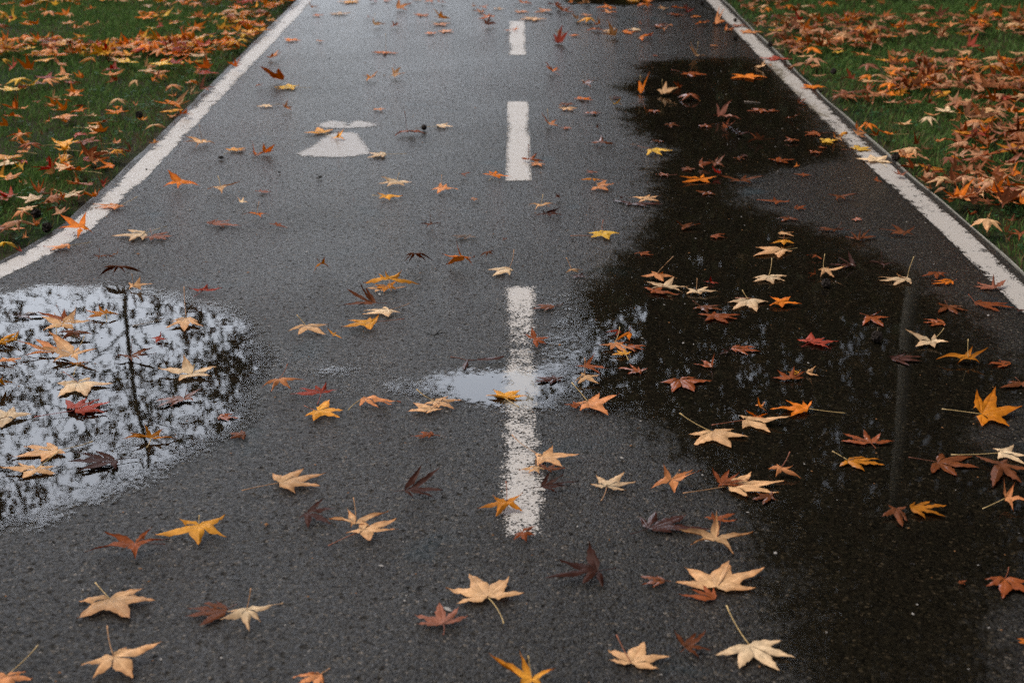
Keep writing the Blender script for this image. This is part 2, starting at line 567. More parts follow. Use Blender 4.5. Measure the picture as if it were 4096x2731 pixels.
HEAD = [tz('10', *p) for p in ((556, 1160), (600, 1130), (690, 1115), (790, 1118), (838, 1135), (850, 1150), (862, 1125), (930, 1108), (1010, 1118), (1060, 1135), (1125, 1138), (1090, 1158), (1000, 1172), (900, 1180), (780, 1186), (650, 1182))]
BODY = [tz('10', *p) for p in ((385, 1415), (450, 1438), (700, 1446), (900, 1434), (1022, 1410), (1000, 1365), (955, 1290), (935, 1235), (870, 1215), (700, 1225), (640, 1265), (560, 1315), (480, 1365))]
M_SYM = paint_mat('worn_symbol_paint', 0.1, 1.6, (0.36, 0.34, 0.33, 1))
flat_shape('road_marking', HEAD, M_SYM)
flat_shape('road_marking', BODY, M_SYM)

# metal edging between each line and the grass
for side, pts in ((-1, lin), (1, rin)):
    V, F, cols = [], [], []
    for i, y in enumerate(yy):
        xo = xat(pts, y) + side * (LW + 0.031)
        wob = 0.004 * math.sin(y * 3.1) + 0.003 * math.sin(y * 8.3 + side)
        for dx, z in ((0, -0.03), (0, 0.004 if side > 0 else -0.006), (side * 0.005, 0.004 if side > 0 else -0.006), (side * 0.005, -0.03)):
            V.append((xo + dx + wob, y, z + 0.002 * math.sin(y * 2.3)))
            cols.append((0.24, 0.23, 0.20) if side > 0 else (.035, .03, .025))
        if i:
            for j in range(3):
                q = (i - 1) * 4 + j
                F.append((q, q + 1, q + 5, q + 4))
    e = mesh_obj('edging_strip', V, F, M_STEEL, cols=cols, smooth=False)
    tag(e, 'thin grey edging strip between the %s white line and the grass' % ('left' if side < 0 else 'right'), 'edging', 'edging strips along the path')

# ------------------------------------------------------------------ puddles
def puddle(polys, res=0.025, z=0.0024, margin=0.13, scale=None):
    Ps = [np.array([(p.x, p.y) for p in (gp(*q) for q in poly)]) for poly in polys]
    allp = np.concatenate(Ps)
    x0, y0 = allp.min(0) - margin; x1, y1 = allp.max(0) + margin
    gx, gy = np.arange(x0, x1, res), np.arange(y0, y1, res)
    X, Y = np.meshgrid(gx, gy)
    Q = np.stack([X.ravel(), Y.ravel()], 1)
    scale = scale or [1] * len(Ps)
    d = np.max([poly_sdf(Q, P) * s for P, s in zip(Ps, scale)], 0)
    nx, ny = len(gx), len(gy)
    idx = np.arange(nx * ny).reshape(ny, nx)
    F = np.stack([idx[:-1, :-1], idx[:-1, 1:], idx[1:, 1:], idx[1:, :-1]], -1).reshape(-1, 4)
    # stay on the asphalt
    inside = (Q[:, 0] > xat(lin, Q[:, 1]) - LW) & (Q[:, 0] < xat(rin, Q[:, 1]) + LW)
    F = F[(d[F].max(1) > -margin) & inside[F].all(1)]
    used = np.unique(F)
    mp = np.full(nx * ny, -1); mp[used] = np.arange(len(used))
    V = np.column_stack([Q[used], np.full(len(used), z)])
    return tag(big_mesh('puddle', V, mp[F], M_WATER, attr=np.clip(d[used], -1, 0.6), quads=True), kind='structure')


PUD_L = [(-500, 1120), (0, 1165), (150, 1140), (450, 1135), (700, 1170), (930, 1215), (1080, 1310), (1120, 1450), (1060, 1560), (1040, 1680), (930, 1770), (800, 1830), (640, 1900), (500, 1985), (320, 2040), (190, 2110), (0, 2150), (-500, 2170)]
PUD_R = [(2330, 1090), (2500, 930), (2560, 820), (2540, 700), (2620, 600), (2480, 520), (2450, 440), (2540, 400), (2420, 350), (2540, 300), (2500, 255), (2700, 232), (2980, 225), (3120, 260), (3170, 330), (3290, 440), (3330, 520), (3440, 600), (3400, 640), (3250, 670), (3120, 700), (3000, 730), (3010, 800), (3130, 850), (3290, 900), (3480, 960), (3700, 1085), (3900, 1240), (4010, 1360), (4200, 1480), (4500, 1560), (4300, 1640), (4060, 1660), (4000, 1730), (4040, 1790), (4300, 1800), (4700, 2000), (4600, 2300), (4300, 2420), (4080, 2440), (4030, 2600), (4200, 2900), (3900, 3300), (3300, 3300), (3020, 2900), (3000, 2600), (2940, 2420), (3000, 2280), (2900, 2180), (2880, 2060), (2780, 1960), (2700, 1860), (2590, 1790), (2480, 1700), (2300, 1650), (2120, 1635), (1960, 1632), (1840, 1605), (1700, 1570), (1570, 1562), (1560, 1540), (1700, 1515), (1850, 1495), (1930, 1480), (2060, 1485), (2150, 1430), (2180, 1300), (2200, 1180)]
POOL = [(1560, 1580), (1530, 1535), (1700, 1500), (1880, 1478), (2060, 1475), (2230, 1470), (2330, 1560), (2240, 1655), (2120, 1650), (1960, 1645), (1820, 1620), (1690, 1585)]
PUD_S = [(1230, 1480), (1290, 1460), (1370, 1462), (1400, 1480), (1370, 1500), (1290, 1510)]
PUD_T = [(2200, -60), (2240, 5), (2280, 20), (2360, 18), (2500, 28), (2650, 10), (2800, 2), (2820, -60), (2700, -120), (2200, -120)]
puddle([PUD_L]); puddle([PUD_R, POOL], scale=[.5, 1.3]); puddle([PUD_S], 0.015); puddle([PUD_T])

# ------------------------------------------------------------------ leaves: where each lobe's tip, the leaf's base and the stalk's end lie
COL = dict(tan=(.57, .34, .17), cream=(.64, .47, .29), peach=(.57, .24, .095), orange=(.60, .165, .012), gold=(.64, .29, .035),
           yellow=(.62, .37, .05), amber=(.40, .145, .012), red=(.30, .050, .028), ochre=(.60, .205, .012), rust=(.23, .062, .018), fawn=(.40, .205, .11), russet=(.27, .105, .045), brown=(.13, .042, .015),
           dark=(.050, .018, .012), pink=(.26, .10, .06), grey=(.15, .11, .085), black=(.010, .009, .008))
WORD = dict(tan='tan', cream='cream', peach='peach', orange='orange', fawn='fawn', russet='russet', ochre='golden-orange', gold='golden', yellow='yellow', amber='amber', red='red', rust='rust-red',
            brown='brown', dark='dark brown', pink='dull pink', grey='grey', black='black')
# tile colour kind | base | tips | stalk | roll     (z in cm; kind g sweetgum, p plane, trailing w = wet)
EXPL = '''
03 rust g|1240,290,1.5|1400,145,4 1550,258,1 1245,445,0 780,380,.5 960,190,3|1520,298,.3|.9
03 gold g|1825,125,1.5|2070,35,2 2085,240,0 1825,312,0 1420,218,0 1650,65,2.5|1830,30,3|-.5
03 tan g|1005,795,.3|1320,700,.5 1425,808,.2 1198,985,0 705,988,0 725,830,.2|875,650,1|0
03 brown p|2085,900,.4|1830,1050,0 1700,962,.2 1715,882,.2 1870,835,.4 1985,825,.3|2185,845,.3|0
03 cream g|2265,900,1.5|2600,845,3 2405,1030,0 2290,1105,0 2015,1010,1 2085,915,1.5|2305,700,5|-.7
03 tan g|1045,1325,1.5|1160,1240,1.5 1490,1190,2 1220,1530,.2 850,1535,0 735,1410,1|985,1045,4|-.3
03 peach g|60,1505,1|240,1480,1 305,1550,.3 100,1680,0 -200,1600,0 -120,1480,1|350,1225,2|0
13 dark p|465,5,1|615,-125,3 735,-31,1 698,118,0 480,155,0 390,75,.2|440,5,1|.2
13 tan g|915,95,1.5|1215,0,3.5 1060,165,.3 870,160,0 665,65,1.5 840,-15,2|895,-131,5|.9
13 tan g|990,170,.8|940,80,1 1290,75,2.5 1310,165,.5 1050,285,0 820,205,.5|665,312,.2|.3
13 tan g|2130,785,.3|1840,840,0 1740,710,.3 1955,565,.3 2325,600,.3 2461,755,.3|2275,1025,.2|0
13 pink p|1720,1030,.4|1475,1040,0 1455,948,.5 1685,830,1 1865,878,1 1945,960,.5|1720,1130,.1|0
13 peach p|590,1490,1|620,1600,.3 560,1700,0 370,1600,.3 330,1520,.5 450,1500,.8|680,1435,2|0
13 gold g|2536,1525,1.5|2750,1435,3.5 2640,1650,0 2400,1650,0 2135,1295,5 2420,1268,5.5|2501,1320,5|.9
23 rust g|90,190,.6|218,130,1.5 222,212,.1 132,278,0 12,265,0 20,205,.6|75,160,1|-.2
23 dark p|785,540,1|838,700,0 640,672,0 295,608,1 430,445,2.5 705,272,4|955,515,.5|-.3
23 dark pw|1250,150,.3|1175,40,.5 1315,-10,1 1620,15,.5 1825,155,.2 1480,188,0|1090,205,.3|0
23 rust p|1850,75,.4|1765,55,.3 1835,0,1.5 2055,12,1 2065,82,.3 1860,110,0||0
23 tan g|1880,240,2|2215,200,3.5 2035,405,0 1640,310,.8 1530,155,4 1880,-5,6|1925,35,7|1.1
23 tan g|1870,690,.4|1505,645,.2 1580,500,.4 1995,440,.6 2320,500,1 2240,700,.3|1992,452,1.3|0
23 rust g|1865,795,.2|1530,755,.1 1640,700,1 1745,660,1.2 1850,700,1||0
23 brown pw|1400,630,.1|1290,690,0 1190,670,0 1160,595,0 1230,590,0 1330,585,0|1460,640,0|0
23 tan g|1095,1380,.4|890,1350,.3 880,1265,.4 1215,1185,.4 1460,1315,.4 1350,1440,.2|960,1130,3|0
23 brown p|1590,1250,.8|1490,1095,2.5 1690,1120,1.5 1780,1100,2.5 1830,1265,.5 1720,1350,0|1550,1290,.3|.4
23 cream g|2180,1220,.5|2481,1180,.5 2605,1340,.3 2460,1465,0 2085,1440,0 1865,1315,.3|1970,860,3.5|0
33 brown p|1180,-30,1|1280,-45,1.5 1290,95,0 1235,145,0 1040,55,.3 1100,-60,1.5||-.3
33 amber p|1300,-40,.8|1350,-90,1.5 1500,-100,1.2 1640,-50,1 1630,45,.1 1450,65,0||0
33 rust gw|2175,610,.5|2420,650,.3 2440,770,0 2150,800,0 2000,690,0 1990,620,.4|2210,510,1|0
33 orange g|2400,1185,.4|2500,1150,.5 2500,1240,0 2290,1205,0 2280,1165,.4||0
02 peach g|530,100,.8|645,0,3 480,125,0 230,125,0 150,-10,3.2 320,-20,2.5|515,-155,6|.5
02 tan g|670,110,1.5|725,45,2.5 885,62,3.5 715,185,.2 480,190,.5 325,45,3.8 445,-103,4.8|775,-48,4|.6
02 amber g|710,200,1.5|810,195,1.5 800,240,.3 700,190,1.5 610,245,.3 620,190,1.8|675,318,0|.5
02 brown g|1195,125,1|1415,40,3.5 1440,100,2.5 1300,175,.3 1210,185,.3 1040,135,1|1215,-20,5|1.0
02 cream g|1760,300,.5|1990,228,1.5 1945,320,.5 1640,360,0 1455,255,1 1690,128,3.5|1785,215,2.5|.2
02 cream g|715,380,.4|830,330,1.2 1040,388,.4 800,508,0 525,515,0 512,385,.7|580,280,1.8|0
02 red g|690,630,.8|600,537,.8 800,525,.8 940,518,1 1015,552,1 985,650,.3 780,688,.1|315,695,.2|0
02 brown pw|1690,520,.3|1860,430,1.8 1780,545,.3 1560,600,0 1430,612,0 1405,555,0 1560,508,.2|1715,435,2|.3
02 rust pw|2010,690,.1|2150,672,0 2200,705,0 2100,730,0 2005,720,0||0
02 cream g|60,680,.8|130,590,1.5 290,665,.5 10,790,.2 -150,720,.3 -60,600,.8|-100,830,.3|0
02 gold g|-20,380,3|30,320,4 140,390,.2 60,420,0 -150,420,0||-.8
02 peach g|60,170,.6|200,160,.5 150,195,0 -100,190,.2 20,150,.7||0
02 gold g|0,20,1|175,-90,2.5 150,-10,.3 60,50,0 -80,40,.2 -60,-30,1|-60,70,.3|0
02 amber g|1385,860,1.5|1085,885,.8 1190,815,3 1325,722,5 1505,770,3.5 1625,865,.8|1350,975,0|.8
02 tan g|530,1000,.2|610,1040,.1 375,1105,0 100,1068,0 215,965,.1 430,938,.3|850,920,.2|0
02 tan g|330,1170,.6|535,1150,.8 515,1218,.1 200,1265,0 0,1155,1 165,1115,1.2|540,1008,1.8|-.3
02 dark p|1060,1090,.5|1065,1180,0 720,1195,.2 618,1100,1.5 690,1010,2 865,998,2|1260,1070,.3|.2
12 tan g|215,1300,.4|152,1217,.4 445,1172,.6 645,1215,.4 592,1335,.1 362,1395,0|-130,1372,.3|0
12 peach g|210,345,2|450,350,1.8 330,450,.1 140,465,0 45,435,0|288,210,4.5|-.9
12 red g|600,470,.8|310,485,.1 395,422,1.2 545,400,2 645,375,3 770,435,1|565,580,.1|0
12 gold g|565,640,.4|675,535,.8 800,632,.4 770,703,.1 525,735,0 450,692,.1|445,592,.3|0
12 peach g|990,520,.8|1330,568,.5 1250,588,.2 1130,620,0 950,600,0|850,632,.1|-.3
12 tan g|1605,625,.3|1375,650,.1 1440,565,.4 1660,590,.5 1720,620,.2 1560,668,0|1715,530,1.2|0
12 tan g|1640,550,.4|1765,510,.6 1890,545,.3 1825,630,0 1680,620,.1 1540,580,.3|1475,440,1.2|0
12 gold g|2280,515,.4|2175,440,.6 2425,445,.5 2490,500,.4 2390,545,.1 2110,498,.2|2416,605,.1|0
12 rust p|1630,860,.4|1580,898,0 1500,895,0 1410,878,0 1490,838,.3 1600,832,.4|1690,868,.2|0
12 dark p|1365,1370,1|1440,1440,0 1640,1440,.1 1720,1368,1.5 1690,1152,4.5 1520,1140,5|1270,1380,.5|.4
12 amber g|2300,1470,1.5|2450,1395,3 2450,1560,.2 2200,1620,0 2030,1545,0 2170,1415,2.2|2295,1285,5|-.6
21 rust p|205,1555,1|110,1508,1.5 178,1440,3 345,1535,.5 320,1600,.1 235,1640,0||0
22 peach g|940,20,1|1030,5,2 1145,90,.4 1060,110,0 905,82,.1 795,35,1|990,-130,4.5|-.4
22 gold g|1045,120,.6|915,125,.1 960,75,1 1030,60,1.2 1100,90,.8|1070,172,0|0
22 rust pw|1060,45,.4|1120,30,.5 1245,45,.3 1215,80,.1 1130,100,0||0
22 rust p|660,215,1|675,140,3 765,90,5 890,245,1.5 820,300,.2 570,225,1||.5
22 tan g|670,320,1.5|810,310,1.5 805,400,0 600,400,0 575,378,.3 635,292,2|668,150,6|-.4
22 rust pw|1170,275,.3|1250,250,.6 1180,310,0 1060,300,0 975,245,.2 1075,205,1.5 1160,230,1||.3
22 dark pw|400,345,.1|485,330,.3 450,365,0 350,400,0 200,380,0 210,335,0 380,308,.3||0
22 peach g|700,560,.8|805,478,2 990,478,3.5 885,680,0 620,640,0 575,575,.3|548,380,3.8|.1
22 rust g|600,600,.2|590,625,0 480,590,.2 560,560,.5 640,570,.4||0
22 tan g|1840,830,.3|2040,808,.4 2175,878,.2 2015,980,0 1670,958,0 1620,855,.2|1540,660,2.8|0
22 tan g|2155,720,.3|2090,685,.4 2330,705,.5 2551,690,2.2 2375,840,0 2115,800,0|1835,770,.4|0
22 peach g|2250,660,1.6|2150,615,3 2345,640,2.5 2340,712,.8 2180,690,1||1.3
22 rust gw|1540,350,.3|1690,335,.5 1840,360,.3 1680,465,0 1465,468,0 1360,380,.1|1500,345,.6|0
22 rust gw|1830,240,.2|1665,210,.1 1740,172,1 1860,105,4 1845,250,0||.2
22 rust pw|2020,60,.2|2100,35,.5 2240,52,.4 2285,92,.1 2170,128,0 2060,105,0||0
22 dark pw|1990,90,.3|1920,70,1 1900,120,.1 1960,130,0 2000,50,1||.5
22 tan g|275,1050,.5|375,955,2.5 620,1032,1.5 465,1155,0 230,1143,0 210,1040,.3|0,860,2|0
22 tan g|215,1160,.7|315,1180,.4 250,1225,0 150,1215,0 65,1193,.2|218,1075,3|-.3
22 brown p|330,1180,.2|240,1120,.5 400,1130,.5 510,1175,.3 360,1210,0||0
22 dark p|265,1335,1|410,1400,0 530,1345,.5 615,1298,1 478,1215,3.5 345,1205,3.5|175,1345,.4|.4
22 cream g|870,1335,.4|718,1318,.2 770,1245,.8 1030,1215,1.5 1140,1292,.4 1050,1370,.1|820,1465,0|0
22 peach g|1465,1265,2|1665,1180,3.5 1740,1185,3.5 1490,1400,0 1270,1358,.8 1390,1130,5|1545,1180,3.8|.4
22 tan g|1985,1330,.3|2200,1210,1.5 2506,1285,.6 2446,1405,.2 2165,1442,0|1570,1395,.2|0
22 rust p|1920,1300,.9|1835,1155,3 1995,1170,2.5 2090,1195,3 2180,1270,1.5 2220,1330,.4 1890,1335,.2||.3
22 brown pw|2380,1420,.1|2420,1460,0 2300,1500,0 2180,1460,0 2230,1395,0 2400,1380,0||0
32 red g|385,12,.4|265,-5,.2 400,-75,.8 520,-20,.5 650,8,.2 575,72,0 430,42,0|310,52,.1|0
32 rust g|210,350,.3|20,330,.2 85,265,1.5 240,228,3 345,270,2 340,330,.3||.2
32 gold g|270,285,.4|180,270,1 230,245,1.5 300,250,1.5||0
32 tan g|350,285,.4|440,225,3 485,328,.3 410,325,0||0
32 ochre g|1960,668,.5|1915,458,3 2090,428,3.6 2335,605,1.6 2215,788,0 1965,785,0|1595,622,.3|0
32 orange g|370,615,.6|405,540,2 320,560,1 160,548,1 15,620,.4 200,695,.1|710,660,.2|.2
32 rust pw|945,930,.3|670,908,.1 680,838,1 880,800,2.5 1035,835,2 1170,912,.4|990,985,0|0
32 amber pw|730,1090,.3|900,1062,.5 1045,1078,.3 1070,1132,.1 890,1195,0 655,1145,0|590,1010,1.2|0
32 amber g|1840,150,1.5|2025,55,4 1950,205,0 1735,212,0 1540,165,.6 1880,42,4|1838,-20,6|1.0
31 cream g|1500,1565,1|1530,1500,2.5 1660,1575,2 1530,1635,0 1350,1620,.3 1255,1455,4|1615,1450,2.8|.1
32 dark pw|1130,150,.1|1095,125,1 1270,105,1 1430,145,.1 1440,190,0 1300,225,0||0
32 rust p|2230,205,.2|2110,175,.4 2030,195,.2 2010,215,0 2100,240,0||0
32 brown pw|2330,385,.3|2460,380,.2 2420,440,0 2120,435,0 2200,375,.2|2270,330,.6|0
32 cream g|2135,1020,.8|2065,990,1 2255,965,1.5 2400,1065,.7 2360,1130,.1 2110,1080,.1|1680,1042,.2|0
32 brown pw|1560,1110,0|1600,1025,0 1880,1050,0 1940,1160,0 1740,1240,0 1500,1215,0|1290,1065,0|0
32 brown p|2130,1130,1|1900,1050,.8 2200,1080,2 2420,1180,1 2330,1300,.1 2060,1340,0||-.3
32 peach g|2180,1440,1.5|2165,1270,4.8 2265,1300,4.2 2400,1480,1.5 2250,1575,0|1970,1538,.2|.9
32 peach g|110,1170,1.5|230,1140,2 310,1262,.1 70,1250,0 0,1180,.4 75,1130,2|200,1015,4|-.9
01 orange g|735,525,2.5|530,530,2 550,398,6 790,380,7 860,585,0 715,628,0||.5
01 orange g|1640,110,1.5|1500,150,.1 1540,-5,5.5 1840,142,.8 1630,170,0||.4
01 tan g|2020,160,1.5|2100,130,2 2200,108,3.2 2040,225,0 1905,178,.4|2000,50,4|1.1
01 cream g|2215,290,.5|2180,240,2 2240,240,2 2278,300,.2||.8
01 peach g|1090,330,.4|1150,330,.2 1050,365,0 890,345,0 850,310,.3 1000,305,.5|1265,240,.8|0
01 cream g|1330,580,.4|1310,640,0 1185,655,0 1022,602,.1 1168,552,.6 1330,562,.5|1530,515,.8|0
01 pink p|1400,605,.4|1565,572,.4 1600,605,.2 1535,640,0 1380,650,0 1320,628,0|1380,535,1.2|0
01 pink p|1895,485,.4|2000,450,1 2120,455,.6 2225,510,0 2060,522,0 1940,500,.1||0
01 orange g|2366,395,1|2400,380,2 2480,410,1 2400,440,0 2235,405,1|2379,290,4|.8
01 peach g|640,690,.5|640,720,0 460,742,0 400,705,.1 560,678,.4|840,660,.3|-.2
01 brown g|915,785,1.2|1055,795,1 1000,822,.1 905,840,0 835,795,1|915,718,3.2|1.3
01 amber p|1070,765,1|1085,712,3 1000,790,.4 1030,760,1.2||.5
01 brown p|1090,880,4.5|945,895,3.5 900,990,0 1035,975,0 1150,950,.5 1320,945,0||-1.3
01 tan g|1225,1055,1|1290,970,4 1430,1035,2 1300,1100,0 1185,1090,0 1175,1030,1.6|1212,950,4.5|0
01 red g|1855,1092,.6|1735,1078,1 1905,1032,2.5 2045,1065,1.2|1780,1162,.1|0
01 tan g|1710,1350,1|1830,1395,.8 1870,1438,.1 1690,1480,0 1520,1448,.1 1575,1385,1|1690,1068,6.8|0
01 red gw|1460,1540,.4|1390,1540,.3 1480,1475,2.5 1545,1555,.2 1430,1590,0||.2
01 amber g|970,1320,1|790,1365,0 785,1290,1 905,1240,3 975,1270,2 1110,1328,.2|980,1392,.1|.1
01 dark pw|150,1330,.2|200,1298,1.2 380,1300,1 470,1325,.3 300,1365,0|75,1310,.6|.4
01 rust g|590,1365,1|350,1298,2.2 590,1270,3.4 700,1370,1 500,1390,.3|518,1235,5.5|.4
01 tan g|575,1410,1.5|700,1268,4.6 860,1390,1.2 680,1470,0 400,1475,0 370,1330,3|500,1310,4.3|.1
01 brown g|690,1475,1.5|850,1510,.8 740,1550,0 560,1558,0 520,1495,1|695,1290,6.5|-.7
01 gold g|130,1560,1|175,1478,2.8 170,1575,.3 60,1600,0 22,1528,1||0
01 grey p|1885,848,.5|1915,842,.8 1862,850,.2 1900,856,0||0
11 cream g|1300,100,.8|1435,115,1 1365,148,0 1200,152,0 1112,125,.2 1148,55,2.6|1315,22,3.2|0
11 peach g|1710,160,1|1750,120,2.5 1860,175,1 1665,218,0 1600,182,.4 1690,110,2.2|1705,42,4.5|.3
11 gold g|1200,240,.5|1115,213,1.5 1350,238,.4 1225,272,0 1125,260,.1|1068,228,.2|0
11 orange g|2190,40,.8|2200,0,2 2340,55,.4 2245,75,0 2075,30,1.5 2140,10,1.6|2140,92,0|0
11 brown g|1600,490,1|1610,465,2 1700,485,1.6 1565,530,0 1498,490,1.6|1600,408,4|1.0
11 rust g|195,500,.6|110,485,1 180,470,1.4 230,475,1.5 290,530,.1 180,515,.1||0
11 grey p|1950,600,.2|1970,582,.5 2040,622,0 1910,635,0 1830,628,0 1780,605,.1||0
11 amber g|600,860,3.5|555,808,6 635,790,7 685,915,.8 525,955,0||.9
11 brown g|1460,760,4|1560,765,3.5 1640,845,0 1560,830,.5 1400,855,0 1350,862,0 1370,790,3||-1.0
11 orange g|1890,795,3|1840,660,8 2010,800,3.5 1995,880,0 1745,875,0 1705,772,4||-.4
11 brown g|2130,745,2|2190,742,2 2185,780,.8 2110,805,0 2055,798,0||-.8
11 amber g|1200,1060,1|1070,1055,1.2 1060,1090,.2 1175,1122,0 1290,1100,.1 1300,1020,2||0
11 gold g|1220,1000,2.5|985,1040,.1 1125,945,4 1185,915,5.2 1340,915,5.2 1500,1045,.1|1242,1110,.3|-.5
11 tan p|1130,1090,.2|1020,1080,.2 1090,1115,0 1200,1110,0 1385,1068,.2||0
11 brown p|1100,1215,1|1005,1068,5 955,1033,6.8 830,1083,4.5 800,1240,0 930,1245,0|1205,1220,.8|.2
11 cream g|1215,1280,.4|1325,1303,.1 1215,1350,0 975,1325,0 985,1285,.2 1180,1250,.9|1412,1220,.6|0
11 gold g|1060,1395,.7|1130,1330,2 1050,1472,0 780,1447,.1 840,1378,.8 1050,1350,1.5|1362,1362,.5|0
11 tan g|460,1425,1.2|665,1415,.8 645,1508,0 385,1510,0 292,1478,.1|375,1325,3.8|-.3
11 gold g|715,1510,.6|655,1453,2 735,1495,1 790,1545,0 700,1530,.1|635,1568,0|.3
11 black g|1640,1520,1|1545,1485,1.5 1560,1515,.3 1640,1545,0 1740,1495,1.5 1690,1480,1.8||1.2
21 cream g|-31,905,.6|-70,885,1 20,925,.4 -20,965,0 -185,975,0 -225,912,.2|18,728,4.8|0
21 amber g|750,80,.4|615,90,.1 680,68,.9 850,88,.2 760,105,0||0
21 peach g|790,145,.5|875,85,1.5 940,125,.8 885,190,0 720,183,0|780,108,.8|0
21 tan g|265,315,1.5|380,295,2.2 405,315,1.5 360,345,.3 210,370,0 148,320,1.5|285,220,4.2|1.0
21 dark g|330,390,.5|190,415,0 280,370,1.5 440,335,2.8 465,412,.1 350,425,0||0
21 tan p|1220,255,1|1070,250,1 1270,215,2 1370,230,1 1355,285,.3 1160,295,.1||.2
21 dark pw|1100,300,.1|920,272,0 1050,320,0 1240,332,0 1390,305,0||0
21 brown g|1010,255,.8|975,275,.2 990,235,2 1055,225,2||1.0
21 orange g|1730,75,.8|1525,50,2.2 1560,108,0 1820,112,0 1880,50,1.5 1760,30,2||-.3
21 brown p|2100,90,.8|1890,40,2.8 1990,105,.1 2200,118,.1 2340,45,1.6 2150,40,2.2||.3
21 brown pw|1790,205,.2|1665,180,1.2 1750,232,0 1870,228,0 1830,190,.4||0
21 yellow g|835,570,.6|800,552,1 990,578,.6 890,640,0 720,622,0 685,572,.8|838,455,3.2|0
21 brown g|1570,520,.5|1505,458,3 1660,480,1.6 1735,490,1.2 1560,550,0||.3
21 rust p|1820,605,.2|1955,585,.5 1980,617,0 1890,632,0||0
21 rust p|1180,762,.3|1120,765,.1 1165,740,1 1280,745,.5 1300,778,0 1190,785,0||0
21 rust p|2426,285,.4|2240,272,.2 2405,240,2 2550,288,.3 2420,318,0||0
21 tan g|545,905,1.2|655,912,.8 620,935,.1 495,942,0|498,800,4.2|-.6
21 dark pw|600,965,.1|520,968,0 560,990,0 690,980,0 660,950,.5||0
21 peach g|1330,950,1.5|1390,928,2.5 1500,988,.4 1395,1030,0 1185,975,.3 1280,925,2|1482,790,5.5|-.3
21 rust p|1300,1110,.3|1210,1075,.4 1385,1068,1.2 1540,1150,.1 1270,1135,0||0
21 cream g|1400,1070,1.2|1235,1020,2.2 1490,970,4 1620,1070,.5 1560,1112,.1 1270,1088,.1||.2
21 cream g|1690,1105,1|1805,1065,2 1910,1115,.4 1735,1138,.1 1600,1130,.2 1600,1075,1|1700,990,4.2|0
21 brown pw|390,1250,.1|320,1220,.2 200,1235,0 180,1275,0 290,1288,0|470,1225,.5|0
21 red gw|1825,1025,.2|1755,1018,.3 1825,966,2.6 1905,1038,.2 1860,1048,0||0
21 brown pw|1740,1250,.4|1660,1272,.1 1800,1312,0 1935,1280,.1 1910,1240,.5|1660,1195,1.6|0
21 rust p|1850,1335,.3|1695,1320,.1 1860,1295,1 2100,1330,.1 2070,1365,0 1990,1405,0 1770,1388,0||0
21 cream g|2170,1185,.5|2360,1205,.2 2250,1300,0 2025,1280,0 1975,1215,.2|2115,1098,2.8|0
31 orange g|110,1205,1|15,1155,1.6 210,1160,2 310,1225,.6 130,1265,0 10,1250,.2||.1
21 red g|1000,1475,.4|850,1495,.2 930,1470,1 950,1518,0|985,1435,2.2|0
21 orange g|1080,1480,1|1088,1425,3.2 965,1560,.6 935,1575,.4 1080,1560,0|1335,1543,.1|0
31 tan g|130,725,.5|120,705,1 220,745,.2 100,808,0 -140,790,0 -120,710,.5|270,712,.5|0
31 tan g|95,572,.5|150,570,.6 240,565,.4 240,605,0 110,592,0|-50,480,2.8|0
31 gold g|140,640,.8|190,642,1.2 242,672,.1 145,692,0 12,675,.1 70,650,.9|150,600,2.2|0
31 cream g|5,970,.7|175,975,.4 155,1015,0 50,1045,0 -140,1030,0 -150,988,.4|35,805,4.8|0
31 rust g|330,42,.3|230,30,1 320,20,1 400,48,0 320,60,0||0
31 rust g|985,95,.5|960,70,1.6 1000,50,2 1055,112,.1||.4
31 brown g|660,235,1|540,215,2.6 620,282,0 710,272,.1 825,213,2.8||.4
31 rust p|240,350,.2|275,318,1.2 345,322,.8 350,355,0 290,365,0||0
31 brown pw|190,435,.3|180,408,1.2 295,462,0 120,468,0 85,440,.1||0
31 brown p|620,545,.4|680,470,3.2 705,530,.5 600,565,0 460,552,0 465,525,.5|755,545,.4|0
31 brown p|830,635,.5|1010,595,.5 950,516,4.4 850,530,4.2 760,555,2.8 710,605,.2||.3
31 brown p|1260,575,1|1350,510,3.2 1345,590,.6 1245,610,0 1120,597,0 1015,545,1 1135,490,3.2||.3
31 rust g|450,780,1|350,780,1 430,765,1.6 500,822,0 400,810,0||-.4
31 dark pw|800,880,.6|640,790,2.2 735,733,4.8 820,870,.4 690,905,0 560,860,.4||.2
31 tan g|510,905,1.6|560,888,2.2 715,880,3 610,995,0 480,985,.1 455,920,1.8|522,768,5.5|-.7
31 rust g|440,950,.8|430,885,3.2 365,985,.1 370,935,1.8||.6
31 dark pw|1060,860,1|1195,860,1 1060,907,0 880,855,.2 930,830,1.5 1020,825,2|1040,743,4.6|1.1
31 cream g|1280,990,.5|1320,1050,0 1150,1058,0 1005,1022,.1 1010,980,.6 1180,958,1.6|1340,790,6.2|0
31 rust p|1550,940,.7|1660,945,.6 1625,982,0 1550,1000,0 1410,977,0 1450,940,1||0
31 orange p|1690,1020,.4|1700,1052,0 1620,1058,0 1500,1047,0 1500,1022,.3 1580,1003,.9|1735,1000,.8|0
31 pink p|2080,1080,.5|1940,1092,0 1890,1065,.2 1920,1035,.5 2070,958,4.2 2190,1000,1.6|2120,1090,.2|0
31 brown pw|1650,1240,.3|1545,1213,1.6 1560,1312,0 1740,1324,0 1845,1288,.1 1800,1248,.5|1625,1195,1.2|0
31 rust p|1900,1215,.6|1910,1245,.1 2130,1296,0 2260,1262,.2 2200,1222,.6 1960,1198,1|1840,1138,1.8|0
31 dark p|2310,1280,.4|2250,1265,.5 2290,1300,0 2400,1300,.2||.2
